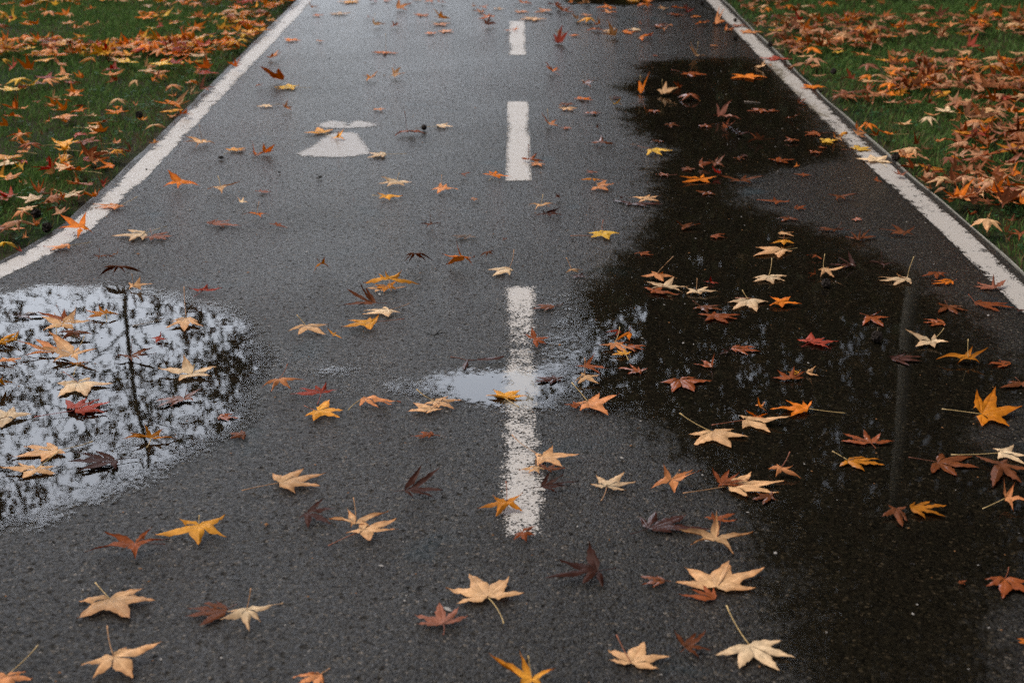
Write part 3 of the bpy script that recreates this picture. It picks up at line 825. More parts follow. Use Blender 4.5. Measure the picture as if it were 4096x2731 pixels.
31 rust pw|930,1335,.3|880,1365,.2 865,1422,0 1065,1437,0 1120,1345,.4 1040,1288,2.2|845,1312,.6|0
31 rust pw|1620,1400,.2|1550,1355,.5 1425,1365,.1 1425,1392,0 1480,1427,0 1620,1428,0||0
20 yellow g|1275,1370,1.5|1450,1368,2 1485,1383,2.2 1385,1438,.2 1235,1435,0 1225,1390,1|1155,1343,2|-.2
'''
# tile x y width colour form   (f flat, c curled, d arched, u lobes standing; s = stalk seen)
GEN = '''
10 515 88 130 peach c;10 545 148 110 orange f;10 770 135 170 tan fs;10 880 22 210 gold f;10 1075 22 100 red u;10 1185 15 100 orange f;10 1310 92 170 peach c
10 1415 45 90 rust u;10 1500 10 90 tan f;10 1600 22 120 orange c;10 1700 40 90 orange c;10 1985 70 100 amber c;10 2065 115 150 peach c;10 2225 90 110 tan fs
10 2140 170 170 orange c;10 2125 245 160 rust c;10 2085 80 90 orange c;10 1525 145 170 orange c;10 1710 185 190 gold u;10 1690 228 150 peach f
10 1100 250 170 tan cs;10 1275 255 110 rust u;10 1590 312 110 orange f;10 1730 292 150 peach f;10 2310 295 80 orange c;10 1040 175 70 rust c;10 335 378 150 orange f
10 580 385 85 peach f;10 145 550 140 peach u;10 1190 485 300 orange cs;10 1050 735 140 amber u;10 1280 712 155 tan cs;10 225 760 300 orange u;10 310 810 220 yellow fs
10 30 808 80 orange c;10 100 978 130 cream fs;10 275 1010 110 peach cs;10 1130 1015 110 peach f;10 610 1224 260 gold fs;10 750 1285 130 gold u;10 1395 1228 300 rust cs
10 1690 1165 190 cream fs;10 1165 1430 230 cream fs;10 -10 1435 190 orange c;10 85 1410 160 orange u;00 1850 1330 270 tan cs;00 2150 1390 210 gold fs
20 100 42 150 orange c;20 1105 15 120 gold f;20 540 32 60 orange u;20 400 60 180 rust c;20 330 110 230 peach c;20 470 115 200 rust c;20 430 90 160 orange u
20 690 45 170 tan c;20 880 80 190 orange c;20 885 130 180 peach c;20 75 112 140 peach f;20 675 147 110 peach f;20 210 178 230 tan f;20 1250 22 170 orange u
20 1215 72 150 orange d;20 1400 95 110 tan cs;20 1560 90 240 orange c;20 1600 130 150 red u;20 1490 142 150 rust f;20 1680 160 90 orange f;20 1750 225 120 orange c
20 1880 225 230 peach u;20 1960 285 180 peach c;20 2150 298 200 peach f;20 2060 240 160 pink f;20 590 195 120 tan c;20 700 208 170 gold d;20 805 240 110 peach c
20 1175 228 60 rust c;20 1330 248 190 pink c;20 1390 285 120 peach c;20 1460 238 80 peach f;20 780 287 150 orange c;20 1040 302 180 orange f;20 890 298 140 tan c
20 1150 280 120 cream f;20 930 348 180 tan u;20 1185 362 170 orange u;20 1250 340 110 red c;20 585 333 100 orange f;20 430 338 100 tan c;20 430 398 200 red u
20 35 287 80 orange c;20 1850 430 70 peach f;20 1320 515 60 rust f;20 1680 530 200 tan cs;20 2290 628 150 tan cs;20 365 677 180 orange c;20 1635 682 230 rust f
20 2145 707 270 orange f;20 680 788 170 brown c;20 1170 865 250 peach us;20 1400 875 210 tan cs;20 1530 812 95 rust c;20 635 917 160 orange f;20 945 978 135 yellow u
20 1640 920 220 rust d;20 965 905 110 dark f;20 500 965 140 brown f;20 505 1003 140 tan fs;20 725 1040 160 rust f;20 1305 1025 130 rust f;20 335 1168 240 peach cs
20 510 1177 120 pink f;20 775 1192 75 brown c;20 1450 1150 160 brown f;20 1920 1092 290 pink c;20 1780 1165 115 rust f;20 1955 1200 160 rust u;20 2050 1258 300 dark c
20 2270 1310 190 brown u;20 820 1332 220 brown c;20 1345 1302 140 brown f;20 2290 1022 170 rust f;20 2075 1460 120 brown f;20 2140 1437 80 dark f;20 160 1492 230 rust cs
20 235 1512 130 peach f;20 1730 1535 150 rust c;20 1870 1520 150 brown u;20 1620 1557 120 brown f;20 1120 1342 70 grey f
30 90 548 240 red f;30 20 618 60 orange c;30 210 665 120 brown c;30 430 808 210 orange f;30 275 962 150 rust u;30 30 1022 95 rust f;30 210 1105 160 rust c
30 445 1232 200 rust f;30 225 1307 150 rust c;30 100 1482 210 rust f;30 435 1407 120 rust f;30 530 1300 190 yellow f;30 620 1292 130 tan u;30 710 1275 110 gold d
30 810 1205 170 orange u;30 830 1265 140 peach c;30 925 1198 130 orange d;30 835 1372 200 yellow fs;30 985 1482 270 cream fs;30 490 1362 80 rust f;30 260 1557 60 orange c
11 60 200 130 pink f;11 2010 275 70 peach f;11 1900 60 120 rust c;31 810 450 110 pink f;21 1400 48 120 pink f;21 740 22 120 pink f;21 425 265 70 brown c;22 2270 640 150 peach c
31 2130 30 130 peach f;33 1780 660 70 rust f;02 2230 860 220 brown f;13 2000 -0 10 tan f;11 2290 640 60 brown f;21 1890 55 120 red c
'''
# leaves on the grass that can be told apart (tile x y width colour form)
GRASS = '''
01 80 250 260 red u;01 720 145 190 peach us;01 320 262 240 cream fs;01 575 295 190 orange u;01 545 360 270 brown cs;01 80 545 260 peach f;01 210 445 180 peach d;01 330 500 210 peach c
01 60 735 190 yellow d;01 190 745 100 red c;01 720 25 260 orange u;01 500 40 190 tan c;01 80 75 200 peach f;01 190 135 60 peach c;01 240 140 50 cream c;01 950 155 110 red u
01 740 250 160 rust c;01 870 250 180 peach c;01 650 225 240 cream f;01 235 645 70 peach c;01 490 215 60 tan c
00 530 610 210 peach u;00 130 640 150 red u;00 270 665 190 orange u;00 180 775 250 yellow d;00 420 115 220 peach u;00 260 185 130 yellow u;00 480 390 230 red f;00 570 735 200 gold f
00 750 720 130 orange u;00 640 790 190 red c;00 680 870 180 orange c;00 380 780 160 pink f;00 190 845 170 pink c;00 490 905 120 tan c;00 150 1010 220 orange u;00 500 1000 150 peach u
00 830 1080 190 cream cs;00 1090 965 190 tan d;00 1240 985 130 peach c;00 1060 1010 90 orange c;00 840 1190 180 tan f;00 960 1150 150 rust c;00 1430 1205 210 tan d;00 1620 975 260 tan cs
00 1570 1020 180 gold f;00 1690 1070 130 orange u;00 1590 1085 90 peach c;00 1750 885 200 cream cs;00 1850 825 200 pink cs;00 1600 885 110 peach cs;00 1100 640 80 rust c;00 1350 635 140 tan c
00 1460 735 150 pink u;00 1400 760 130 peach c;00 1250 790 130 tan d;00 1060 760 150 rust c;00 1680 590 120 gold u;00 1800 575 120 yellow f;00 1900 570 150 tan u;00 2160 640 160 orange c
00 1280 540 130 tan cs;00 60 1170 200 peach cs;00 240 1410 150 peach f;00 570 1345 240 gold fs;00 600 1405 150 gold c;00 400 1270 80 rust c;00 460 1140 120 peach c;00 600 1145 120 peach c
00 60 1510 240 cream f;00 230 1510 170 red c;00 960 1450 320 tan cs;00 1080 1440 160 gold d;00 1040 1400 110 tan c;00 1200 1420 180 rust c;00 620 1490 170 tan d;00 780 1470 180 red f
00 860 1510 250 peach c;00 1060 1320 150 peach f;00 440 1500 80 red c;00 1420 1320 90 amber f;00 1100 1230 60 tan c;00 1130 560 60 tan c
30 250 470 190 orange u;30 400 490 200 orange d;30 650 490 110 yellow f;30 870 530 200 peach c;30 1110 555 200 gold f;30 430 610 150 peach f;30 320 690 60 peach u;30 460 700 150 peach f
30 760 755 170 pink c;30 1120 820 240 orange d;30 1230 880 90 gold u;30 920 950 130 peach u;30 790 890 130 peach f;30 850 910 160 rust c;30 1000 880 120 rust u;30 1640 900 260 gold d
30 1640 1030 180 cream fs;30 1470 1140 180 cream d;30 1250 1155 150 tan f;30 1120 1240 180 orange c;30 1000 1250 130 peach c;30 1560 1305 110 peach f;30 1740 1420 270 peach us;30 1420 1460 170 peach f
30 1300 1470 90 tan c;30 1360 1350 120 brown u;30 1460 1370 110 brown c;30 1520 1060 140 peach f;30 1490 970 150 pink u;30 1800 1070 200 orange u;30 2000 1095 250 tan d;30 1760 1130 200 tan c
30 1800 1220 220 peach u;30 1920 1260 260 red u;30 2180 1270 160 rust d;30 2020 1290 120 red u;30 2150 940 290 red d;30 2270 940 130 orange c;30 2080 1000 200 rust c;30 1860 1490 200 peach f
30 1320 1535 150 tan f;30 2200 1520 160 tan c;30 700 1040 60 peach c;30 1850 450 180 red u;30 1800 500 200 cream u;30 1500 690 230 orange u;30 2060 600 120 tan f;30 1700 700 110 pink d
30 2100 570 220 tan d;30 1580 330 150 tan d;30 1430 160 180 tan d;30 190 90 120 orange d;30 280 220 150 red u;30 80 290 140 yellow f;30 300 70 180 cream c;30 800 340 220 rust d
30 1500 250 130 orange c;30 1080 340 150 orange f;30 1880 110 110 orange u;30 2300 500 170 tan f;30 1900 860 90 brown d;30 2130 850 110 brown c;30 2280 1150 180 grey f;30 2250 1440 150 brown c
31 1460 110 190 peach u;31 1540 110 130 peach c;31 1680 80 200 rust d;31 1830 120 240 peach u;31 1950 100 150 peach c;31 1600 230 140 peach d;31 1960 240 140 tan c;31 1740 245 100 tan c
31 2140 290 250 peach u;31 2120 330 160 rust c;31 2070 130 160 orange c;31 2040 190 120 orange u;31 1640 130 150 rust c;31 1490 170 120 peach c;31 2280 100 200 cream u;31 2330 240 200 tan d
31 1680 300 130 rust c;31 1800 305 120 brown c;31 1860 410 140 rust c;31 2010 530 300 tan d;31 2180 580 200 peach c;31 2310 620 200 rust c;31 2020 460 60 tan us;31 1920 25 150 peach u
31 2220 25 120 peach c;31 1800 5 110 peach f;31 2220 490 130 brown c;31 2200 665 60 brown c;31 1210 42 130 pink f
'''
LIFT = 0.0036


def leaf_mesh(B, tips, kind, col, roll, rnd, wet, fine=False):
    """B, tips: world points relative to the leaf's base on the ground (metres)"""
    k = (0.50 if kind == 'g' else 0.37) * (1 - .28 * min(1, abs(roll)))
    bulge = 0.012 if kind == 'g' else 0.05
    n = len(tips)
    V, F, CC = [], [], []
    base = np.array(COL[col]) * rnd.uniform(0.85, 1.12)
    tipc = base * np.array([0.92, 0.66, 0.5]) if rnd.random() < 0.6 else base * np.array([1.05, 0.9, 0.8])
    vein = np.minimum(base * 1.25 + 0.02, 0.9) if rnd.random() < .7 else base * np.array([.6, .42, .35])
    patch = np.array([rnd.uniform(.86, 1.12) for _ in range(n)])
    H = [Vector((t.x - B.x, t.y - B.y, 0)) for t in tips]
    L = [max(h.length, 0.004) for h in H]
    S = []
    for i in range(n - 1):
        a, b = H[i] / L[i], H[i + 1] / L[i + 1]
        d = a + b
        # lobes more than half a turn apart leave the base bare between them
        dl = d.length
        d = d / dl if dl > 0.25 else a
        ml = (min(L[i], L[i + 1]) * 0.6 + max(L[i], L[i + 1]) * 0.4) * k * min(1.0, .55 + .27 * dl)
        zt = (tips[i].z + tips[i + 1].z) / 2
        p = B + d * ml
        p.z = B.z + (zt - B.z) * k * k
        S.append(p)

    def outer(i, j, sgn0):
        a = H[i] / L[i]
        o = Vector((-a.y, a.x, 0))
        if j is not None and o.dot(H[j]) > 0: o = -o
        elif j is None: o = o * sgn0
        p = B + (a * 0.75 + o * 0.55) * (L[i] * k * 0.62)
        p.z = B.z + (tips[i].z - B.z) * k * k
        return p
    SL = [outer(0, 1 if n > 1 else None, 1)] + S
    SR = S + [outer(n - 1, n - 2 if n > 1 else None, -1)]
    N = 11
    CS = (0.09, 0.5, 1.0) if fine else (0.5, 1.0)
    us = k * 0.9
    for i in range(n):
        T = tips[i]
        bow = rnd.uniform(0.0, 0.006)
        curl = rnd.uniform(-.12, .12)
        side0 = Vector((-H[i].y, H[i].x, 0)) / L[i]

        def mid(u):
            p = B + (T - B) * u
            p.z = B.z + (T.z - B.z) * u * u + bow * math.sin(math.pi * u)
            return p + side0 * (curl * L[i] * u * u * (1 - u) * 1.2)
        idm = []
        for q in range(N + 1):
            u = q / N
            idm.append(len(V)); V.append(mid(u))
            m = max(0.0, u - .25) / .75
            CC.append((vein * (1 - m * m) + (vein * .3 + tipc * .7) * m * m) * patch[i])
        for sgn, sp in ((1, SL[i]), (-1, SR[i])):
            o = side0 if side0.dot(sp - B) > 0 else -side0
            rows = []
            for q in range(N + 1):
                u = q / N
                M = V[idm[q]]
                if u <= us:
                    P = B + (sp - B) * (u / us)
                    ramp = 0
                    P.z += bow * math.sin(math.pi * u)
                else:
                    t = (u - us) / (1 - us)
                    sp2 = sp.copy()
                    P = sp2 + (T - sp2) * t
                    zz = (M.z - V[idm[int(us * N)]].z)
                    P.z = M.z * min(1, t * 1.6) + (P.z) * (1 - min(1, t * 1.6)) if False else sp2.z * (1 - t) + 0 * zz + T.z * t
                    P.z = P.z * (1 - t) + M.z * t
                    bl = bulge * L[i] * math.sin(math.pi * min(1, t ** 0.8))
                    if kind == 'p': bl *= 1 + 0.75 * (abs(((t * 3.1) % 1) - .5) * 2 - .5) * (1 if t < .85 else 0)
                    P = P + o * bl
                    ramp = min(1, t * 2)
                    if q < N:
                        P = P + o * rnd.uniform(-.022, .022) * L[i] + (T - B) * rnd.uniform(-.012, .012)
                        P.z += rnd.uniform(-.0012, .002)
                dv = P - M
                w = dv.length
                row = [idm[q]]
                for c in CS:
                    if w > 1e-5 and q < N:
                        ph = roll * ramp * 1.55
                        if abs(ph) > 0.05:
                            x = math.sin(ph * c) / ph; zc = (1 - math.cos(ph * c)) / ph
                            pt = M + dv * x + Vector((0, 0, w * zc))
                        else:
                            pt = M + dv * c
                            if c < 1: pt.z += w * (0.10 if c == .5 else .03)
                    else:
                        pt = P
                    row.append(len(V)); V.append(pt)
                    mm = max(0.0, u - .2) / .8 * (.4 + .6 * c)
                    cc = base * (1 - mm) + tipc * mm
                    if c == 1.0 and q > 1: cc = cc * rnd.uniform(.82, 1.0)
                    CC.append(cc * patch[i] * rnd.uniform(.93, 1.06))
                rows.append(row)
            for q in range(N):
                for c in range(len(CS)):
                    a, b_, c_, d_ = rows[q][c], rows[q][c + 1], rows[q + 1][c + 1], rows[q + 1][c]
                    f = (a, b_, c_, d_)
                    if o.dot(side0) > 0: f = (d_, c_, b_, a)
                    F.append(f)
    for p in V:
        p.z = max(p.z, 0.0004 * rnd.random())
    return V, F, CC


def tube(pts, radii, cols, ns=5):
    V, F, CC = [], [], []
    for i, p in enumerate(pts):
        d = (pts[min(i + 1, len(pts) - 1)] - pts[max(i - 1, 0)])
        d = d.normalized() if d.length > 1e-9 else Vector((0, 0, 1))
        a = d.orthogonal().normalized(); b = d.cross(a)
        for j in range(ns):
            t = 2 * math.pi * j / ns
            V.append(p + (a * math.cos(t) + b * math.sin(t)) * radii[i]); CC.append(cols[i])
        if i:
            for j in range(ns):
                q = (i - 1) * ns
                F.append((q + j, q + (j + 1) % ns, q + ns + (j + 1) % ns, q + ns + j))
    e = (len(pts) - 1) * ns
    F.append(tuple(range(ns))[::-1]); F.append(tuple(range(e, e + ns)))
    return V, F, CC


LEAVES = []


def build_leaf(rec):
    rnd = random.Random(rec['seed'])
    o_xy = rec['B']
    org = Vector((o_xy.x, o_xy.y, rec['zg']))
    B = o_xy - org; B.z = max(B.z, 0)
    tips = [t - org for t in rec['tips']]
    lo_z = min([B.z] + [t.z for t in tips])
    B.z -= lo_z
    for t in tips: t.z -= lo_z
    V, F, CC = leaf_mesh(B, tips, rec['kind'], rec['col'], rec['roll'], rnd, rec['wet'], rec['form'] == 'e')
    if rec.get('fold'):
        ax, ang, tl = rec['fold']
        a = Vector((math.cos(ax), math.sin(ax), 0)); o_ = Vector((-a.y, a.x, 0))
        for q, p in enumerate(V):
            s = (p - B).dot(o_)
            if s > 0:
                al = (p - B).dot(a)
                V[q] = Vector((B.x, B.y, p.z)) + a * al + o_ * (s * math.cos(ang)) + Vector((0, 0, s * math.sin(ang)))
    w1, w2, wa = rnd.uniform(60, 160), rnd.uniform(60, 160), rnd.uniform(.0003, .0018) * (.4 if rec['wet'] else 1)
    for p in V:
        p.z += wa * (1 + math.sin(p.x * w1 + w2) * math.cos(p.y * w2))
    mat = M_WETLEAF if rec['wet'] else M_LEAF
    st = None
    if rec['stem'] is not None:
        E = rec['stem'] - org
        m1 = (B + E) / 2
        side = Vector((-(E - B).y, (E - B).x, 0)) * rnd.uniform(-.10, .10)
        pts = []
        for q in range(8):
            t = q / 7
            p = B * (1 - t) + E * t + side * 4 * t * (1 - t) * .6
            p.z += (E.z - B.z) * (t * t - t) * .25 + 0.0012
            pts.append(p)
        rad = [0.0011 * (1 - .25 * math.sin(math.pi * q / 7)) * (1.5 if q == 7 else 1.0) for q in range(8)]
        c0 = COL[rec['col']]
        if c0[0] > .3:
            sc = rnd.choice([(.50, .34, .14), (.42, .22, .10), (.30, .10, .05), (.55, .38, .16)])
        else:
            sc = (c0[0] * .9, c0[1] * .8, c0[2] * .8)
        st = tube(pts, rad, [sc] * 7 + [(sc[0] * 1.1, sc[1] * 1.15, sc[2] * 1.3)])
    return org, (V, F, CC), st, mat


def add_rec(**k):
    k.setdefault('seed', len(LEAVES) * 13 + 5)
    LEAVES.append(k)


def P3(t, s, zg):
    a = [float(q) for q in s.split(',')]
    z = (a[2] if len(a) > 2 else 0) / 100 + zg
    x, y = tz(t, a[0], a[1])
    return gp(x, y, z)


for line in EXPL.strip().split('\n'):
    a, b, tp, st, rl = line.split('|')
    t, col, kd = a.split()
    zg = LIFT
    tips = [P3(t, q, zg) for q in tp.split()]
    B = P3(t, b, zg)
    xs = [tz(t, float(q.split(',')[0]), 0)[0] for q in tp.split()]
    add_rec(B=B, tips=tips, kind=kd[0], wet=('w' in kd), col=col, roll=float(rl), stem=P3(t, st, zg) if st else None, zg=zg, where='path',
            wpx=max(xs) - min(xs), form='e', px=to_px(B))


def gen_leaf(px, py, w, col, form, where, zg, rnd, kind=None):
    c = gp(px, py, zg)
    zc = (c - Vector((0, 0, HCAM))).dot(_cf)
    wm = min(w * zc / FPX, 0.20)
    Lm = wm * 0.56
    kind = kind or ('p' if col in ('brown', 'dark', 'rust', 'pink') and rnd.random() < .55 else 'g')
    rot = rnd.uniform(0, 2 * math.pi)
    nl = rnd.choice([5, 5, 5, 4, 3])
    spread = {5: [-2.15, -1.08, 0, 1.08, 2.15], 4: [-1.5, -.55, .55, 1.5], 3: [-1.15, 0, 1.15]}[nl]
    f = form[0]
    bz = {'f': .004, 'c': .012, 'd': .03, 'u': .012}[f]
    tips = []
    for s in spread:
        l = Lm * (1.12 if abs(s) < .2 else (1.0 if abs(s) < 1.3 else .82)) * rnd.uniform(.85, 1.12)
        an = rot + s + rnd.uniform(-.15, .15)
        zz = {'f': rnd.uniform(0, .008), 'c': rnd.choice([0, .004, .018, .028]), 'd': rnd.uniform(0, .004), 'u': rnd.choice([.002, .03, .05])}[f]
        if where == 'grass' and f in 'fc': zz += rnd.uniform(-.005, .02)
        sh = 1 if f in 'f' else .9
        tips.append(Vector((c.x + math.cos(an) * l * sh, c.y + math.sin(an) * l * sh, zg + zz)))
    roll = {'f': rnd.uniform(-.25, .25), 'c': rnd.choice([-1.0, .8, 1.2]), 'd': rnd.uniform(-1.0, -.3), 'u': rnd.uniform(.2, .9)}[f]
    B = Vector((c.x - math.cos(rot) * Lm * .12, c.y - math.sin(rot) * Lm * .12, zg + bz))
    stem = None
    if 's' in form or rnd.random() < .25:
        if f == 'f' or 's' not in form:
            stem = Vector((B.x - math.cos(rot) * Lm * 1.3, B.y - math.sin(rot) * Lm * 1.3, zg + .006))
        else:
            stem = Vector((B.x + rnd.uniform(-.012, .012), B.y + rnd.uniform(-.02, .02), zg + bz + Lm * .9))
    wet = where == 'path' and col in ('brown', 'dark', 'rust', 'pink') and px > 2300
    add_rec(B=B, tips=tips, kind=kind, wet=wet, col=col, roll=roll, stem=stem, zg=zg, where=where, wpx=w, form=f, px=(px, py),
            fold=(rot + rnd.uniform(-.5, .5), rnd.uniform(.7, 2.2), 0) if f in 'cu' and rnd.random() < .55 else None)


rg = random.Random(21)
for s in GEN.replace('\n', ';').split(';'):
    if s.strip():
        t, x, y, w, col, form = s.split()
        if float(w) < 20: continue
        px, py = tz(t, float(x), float(y))
        gen_leaf(px, py, float(w) * Z * 1.2, col, form, 'path', LIFT, rg)
ZGR = 0.012
for s in GRASS.replace('\n', ';').split(';'):
    if s.strip():
        t, x, y, w, col, form = s.split()
        px, py = tz(t, float(x), float(y))
        on_line = False
        if col == 'peach' and px > 2500: col = rg.choice(['peach', 'fawn', 'fawn', 'russet'])
        gen_leaf(px, py, float(w) * Z * 1.2, col, form, 'grass', ZGR, rg)
N_HAND = len(LEAVES)
# drifts of leaves on the grass: (x0, x1, y0, y1, how many, colours) in photo pixels
WARM = ['orange', 'orange', 'gold', 'peach', 'tan', 'rust', 'red', 'amber', 'peach', 'orange', 'gold', 'yellow']
DULL = ['peach', 'amber', 'fawn', 'russet', 'brown', 'fawn', 'tan', 'pink', 'russet', 'orange', 'fawn', 'russet', 'rust', 'fawn']
DRIFT = [(-60, 950, 160, 228, 230, WARM), (-60, 1130, -60, 30, 170, WARM), (560, 1130, 60, 190, 90, WARM), (-40, 400, 45, 120, 25, WARM), (-60, 1000, 235, 480, 55, WARM),
         (-60, 620, 480, 760, 28, WARM), (-60, 300, 760, 1000, 12, DULL), (900, 1200, 0, 140, 40, WARM), (1050, 1260, -60, 40, 40, WARM),
         (2900, 4160, -60, 40, 130, DULL), (3080, 4160, 60, 110, 150, DULL), (3100, 3520, 110, 200, 130, DULL), (3500, 4160, 110, 150, 60, DULL), (3560, 4160, 240, 370, 190, DULL),
         (3160, 4160, 200, 420, 40, DULL), (3820, 4160, 400, 600, 110, DULL), (3380, 3760, 310, 420, 40, DULL), (3450, 4160, 600, 840, 60, DULL), (3640, 4160, 710, 830, 45, DULL), (3000, 3200, -40, 120, 60, DULL)]
rd = random.Random(5)
for x0, x1, y0, y1, cnt, pal in DRIFT:
    cnt = int(cnt * .78)
    k = 0
    tries = 0
    while k < cnt and tries < cnt * 6:
        tries += 1
        px, py = rd.uniform(x0, x1), rd.uniform(y0, y1)
        p = gp(px, py, ZGR)
        if xat(lin, p.y) - LW - .05 < p.x < xat(rin, p.y) + LW + .05: continue
        zc = (p - Vector((0, 0, HCAM))).dot(_cf)
        gen_leaf(px, py, rd.choice([rd.uniform(.05, .09), rd.uniform(.11, .17), rd.uniform(.11, .17)]) * FPX / zc, rd.choice(pal), rd.choice('fccdfcud'), 'grass', ZGR + rd.choice([0, 0.006, .012, .02]), rd)
        k += 1
# ------------------------------------------------------------------ which leaves are things of their own, and what they are called
SIZE_MIN = sorted((r['wpx'] for r in LEAVES[:N_HAND] if r['where'] == 'path'), reverse=True)
for i, r in enumerate(LEAVES): r['idx'] = i
hand = [r for r in LEAVES[:N_HAND]]
vis = [r for r in hand if -60 < r['px'][0] < 4150 and -20 < r['px'][1] < 2780]
vis.sort(key=lambda r: -r['wpx'])
gums = [r for r in vis if r['kind'] == 'g'][:300]
planes = [r for r in vis if r['kind'] == 'p'][:110]
single = sorted(gums + planes, key=lambda r: r['idx'])
sid = {r['idx'] for r in single}


def in_poly(p, poly):
    return poly_sdf(np.array([[p[0], p[1]]]), poly)[0] > 0


PL2 = PUD_L
def form_word(r):
    mz = max(t.z for t in r['tips']) - r['zg']; bz = r['B'].z - r['zg']
    if r['form'] == 'e':
        if bz > .022 and mz < bz + .005: return 'arched'
        if abs(r['roll']) > .75: return 'curled'
        if mz > .028: return 'upturned'
        return 'flat' if mz < .013 else 'wavy'
    return {'f': 'flat', 'c': 'curled', 'd': 'arched', 'u': 'upturned'}[r['form']]


def row_word(py):
    for lim, w in ((86, 'beyond the far dash'), (235, 'level with the far dash'), (400, 'before the far dash'), (735, 'level with the middle dash'), (935, 'just before the middle dash'),
                   (1140, 'just beyond the near dash'), (1480, "by near dash top"), (1820, "by near dash middle"), (2180, "by near dash foot"), (2420, 'below the near dash'), (9999, 'at the bottom')):
        if py < lim: return w


def zone(r):
    px, py = r['px']
    p = gp(px, py)
    if r['where'] == 'grass' and not (xat(lin, p.y) - LW < p.x < xat(rin, p.y) + LW):
        return ('on the left grass' if p.x < 0 else 'on the right grass'), row_word(py)
    if p.x < xat(lin, p.y) + .02: return 'on the left white line', row_word(py)
    if p.x > xat(rin, p.y) - .02: return 'on the right white line', row_word(py)
    for lo, hi in ((1145, 2165), (407, 724), (86, 222)):
        if lo <= py <= hi and abs(p.x - DX) < .055: return 'lying on the dash', row_word(py)
    if in_poly(r['px'], PUD_L): return 'in the left puddle', row_word(py)
    if in_poly(r['px'], PUD_R): return ('in the small pool' if p.x < 0 else 'in the right puddle'), row_word(py)
    return ('on the left lane' if p.x < DX else 'on the right lane'), row_word(py)


ORD = ['first', 'second', 'third', 'fourth', 'fifth', 'sixth', 'seventh', 'eighth', 'ninth', 'tenth', 'eleventh', 'twelfth']
KW = {'g': 'leaf', 'p': 'plane leaf'}
for r in single:
    r['desc'] = form_word(r) + ' ' + ('wet ' if r['wet'] and form_word(r) == 'flat' else '') + WORD[r['col']] + ' ' + KW[r['kind']]
    r['desc'] += ' with upright stalk' if r['stem'] is not None and r['stem'].z - r['zg'] > .03 else ''
    r['zone'] = zone(r)
pxs = np.array([r['px'] for r in single]); wps = np.array([r['wpx'] for r in single])


def neighbour(i, exclude=None):
    d = pxs - pxs[i]
    dd = np.hypot(d[:, 0], d[:, 1] * 1.8)
    dd[i] = 1e9
    if exclude is not None: dd[exclude] = 1e9
    j = int(np.argmin(dd))
    dx, dy = d[j]
    rel = ('right of' if dx < 0 else 'left of') if abs(dx) > abs(dy) * 1.6 else ('behind' if dy > 0 else 'before')
    return j, rel


from collections import Counter
for i, r in enumerate(single):
    j, rel = neighbour(i)
    n = single[j]
    nb = WORD[n['col']]
    r['t1'] = '%s %s, %s' % (r['desc'], r['zone'][0], r['zone'][1])
    r['t2'] = '%s %s, %s %s %s one' % (r['t1'], '', rel, 'an' if nb[0] in 'aeiou' else 'a', nb)
    r['t2'] = ' '.join(r['t2'].split()).replace(' ,', ',')
c1 = Counter(r['t1'] for r in single)
c2 = Counter(r['t2'] for r in single)
fw = lambda s: len(s.replace(',', '').split())
for r in single:
    if c1[r['t1']] == 1: r['label'] = r['t1']
    elif c2[r['t2']] == 1 and fw(r['t2']) <= 16: r['label'] = r['t2']
for t in {r['t1'] for r in single if 'label' not in r}:
    g = sorted([r for r in single if r['t1'] == t], key=lambda r: r['px'][0])
    for k, r in enumerate(g):
        if 'label' in r: continue
        if k == 0: w = 'leftmost'
        elif k == len(g) - 1: w = 'rightmost'
        else: w = ORD[k] + ' from left'
        r['label'] = (w + ' ' + t) if 'from' not in w else (ORD[k] + ' from left, ' + t).replace(' with upright stalk', ' stalk up').replace('the ', '').replace('rightmost ', 'last ').replace('plane leaf', 'plane')
GROUPS = {'path': 'fallen leaves on the wet path', 'grass': 'fallen leaves on the grass'}
rest = []
for r in LEAVES:
    org, (V, F, CC), st, mat = build_leaf(r)
    if r['idx'] in sid:
        nm = 'sweetgum_leaf' if r['kind'] == 'g' else 'plane_leaf'
        o = mesh_obj(nm, V, F, mat, cols=CC, loc=org)
        lab = r['label'][0].upper() + r['label'][1:]
        tag(o, lab, 'leaf', GROUPS[r['where']] if not nm.startswith('plane') else 'plane leaves among the others')
        if st: mesh_obj('stem', st[0], st[1], M_STEM, parent=o, cols=st[2])
    else:
        rest.append((org, V, F, CC))
# all the smaller leaves, too many to count
VV, FF, CCx, off = [], [], [], 0
for org, V, F, CC in rest:
    VV += [tuple(v + org) for v in V]
    FF += [tuple(q + off for q in f) for f in F]
    CCx += [tuple(c) for c in CC]
    off += len(V)
lo = big_mesh('fallen_leaves', np.array(VV), np.array(FF), M_LEAF, cols=np.array(CCx), quads=True, smooth=True)
tag(lo, 'drifts of small orange, tan and brown leaves on the grass', 'leaves', kind='stuff')
for r in single:
    if fw(r['label'].replace('-', ' ')) > 15: r['label'] = r['label'].replace(' with upright stalk', ', stalk up').replace('just ', '').replace(' the ', ' ').replace('leftmost', 'first')
print('leaves', len(LEAVES), 'single', len(single), 'rest', len(rest), 'max words', max(fw(r['label']) for r in single), 'dups', len(single) - len({r['label'] for r in single}))
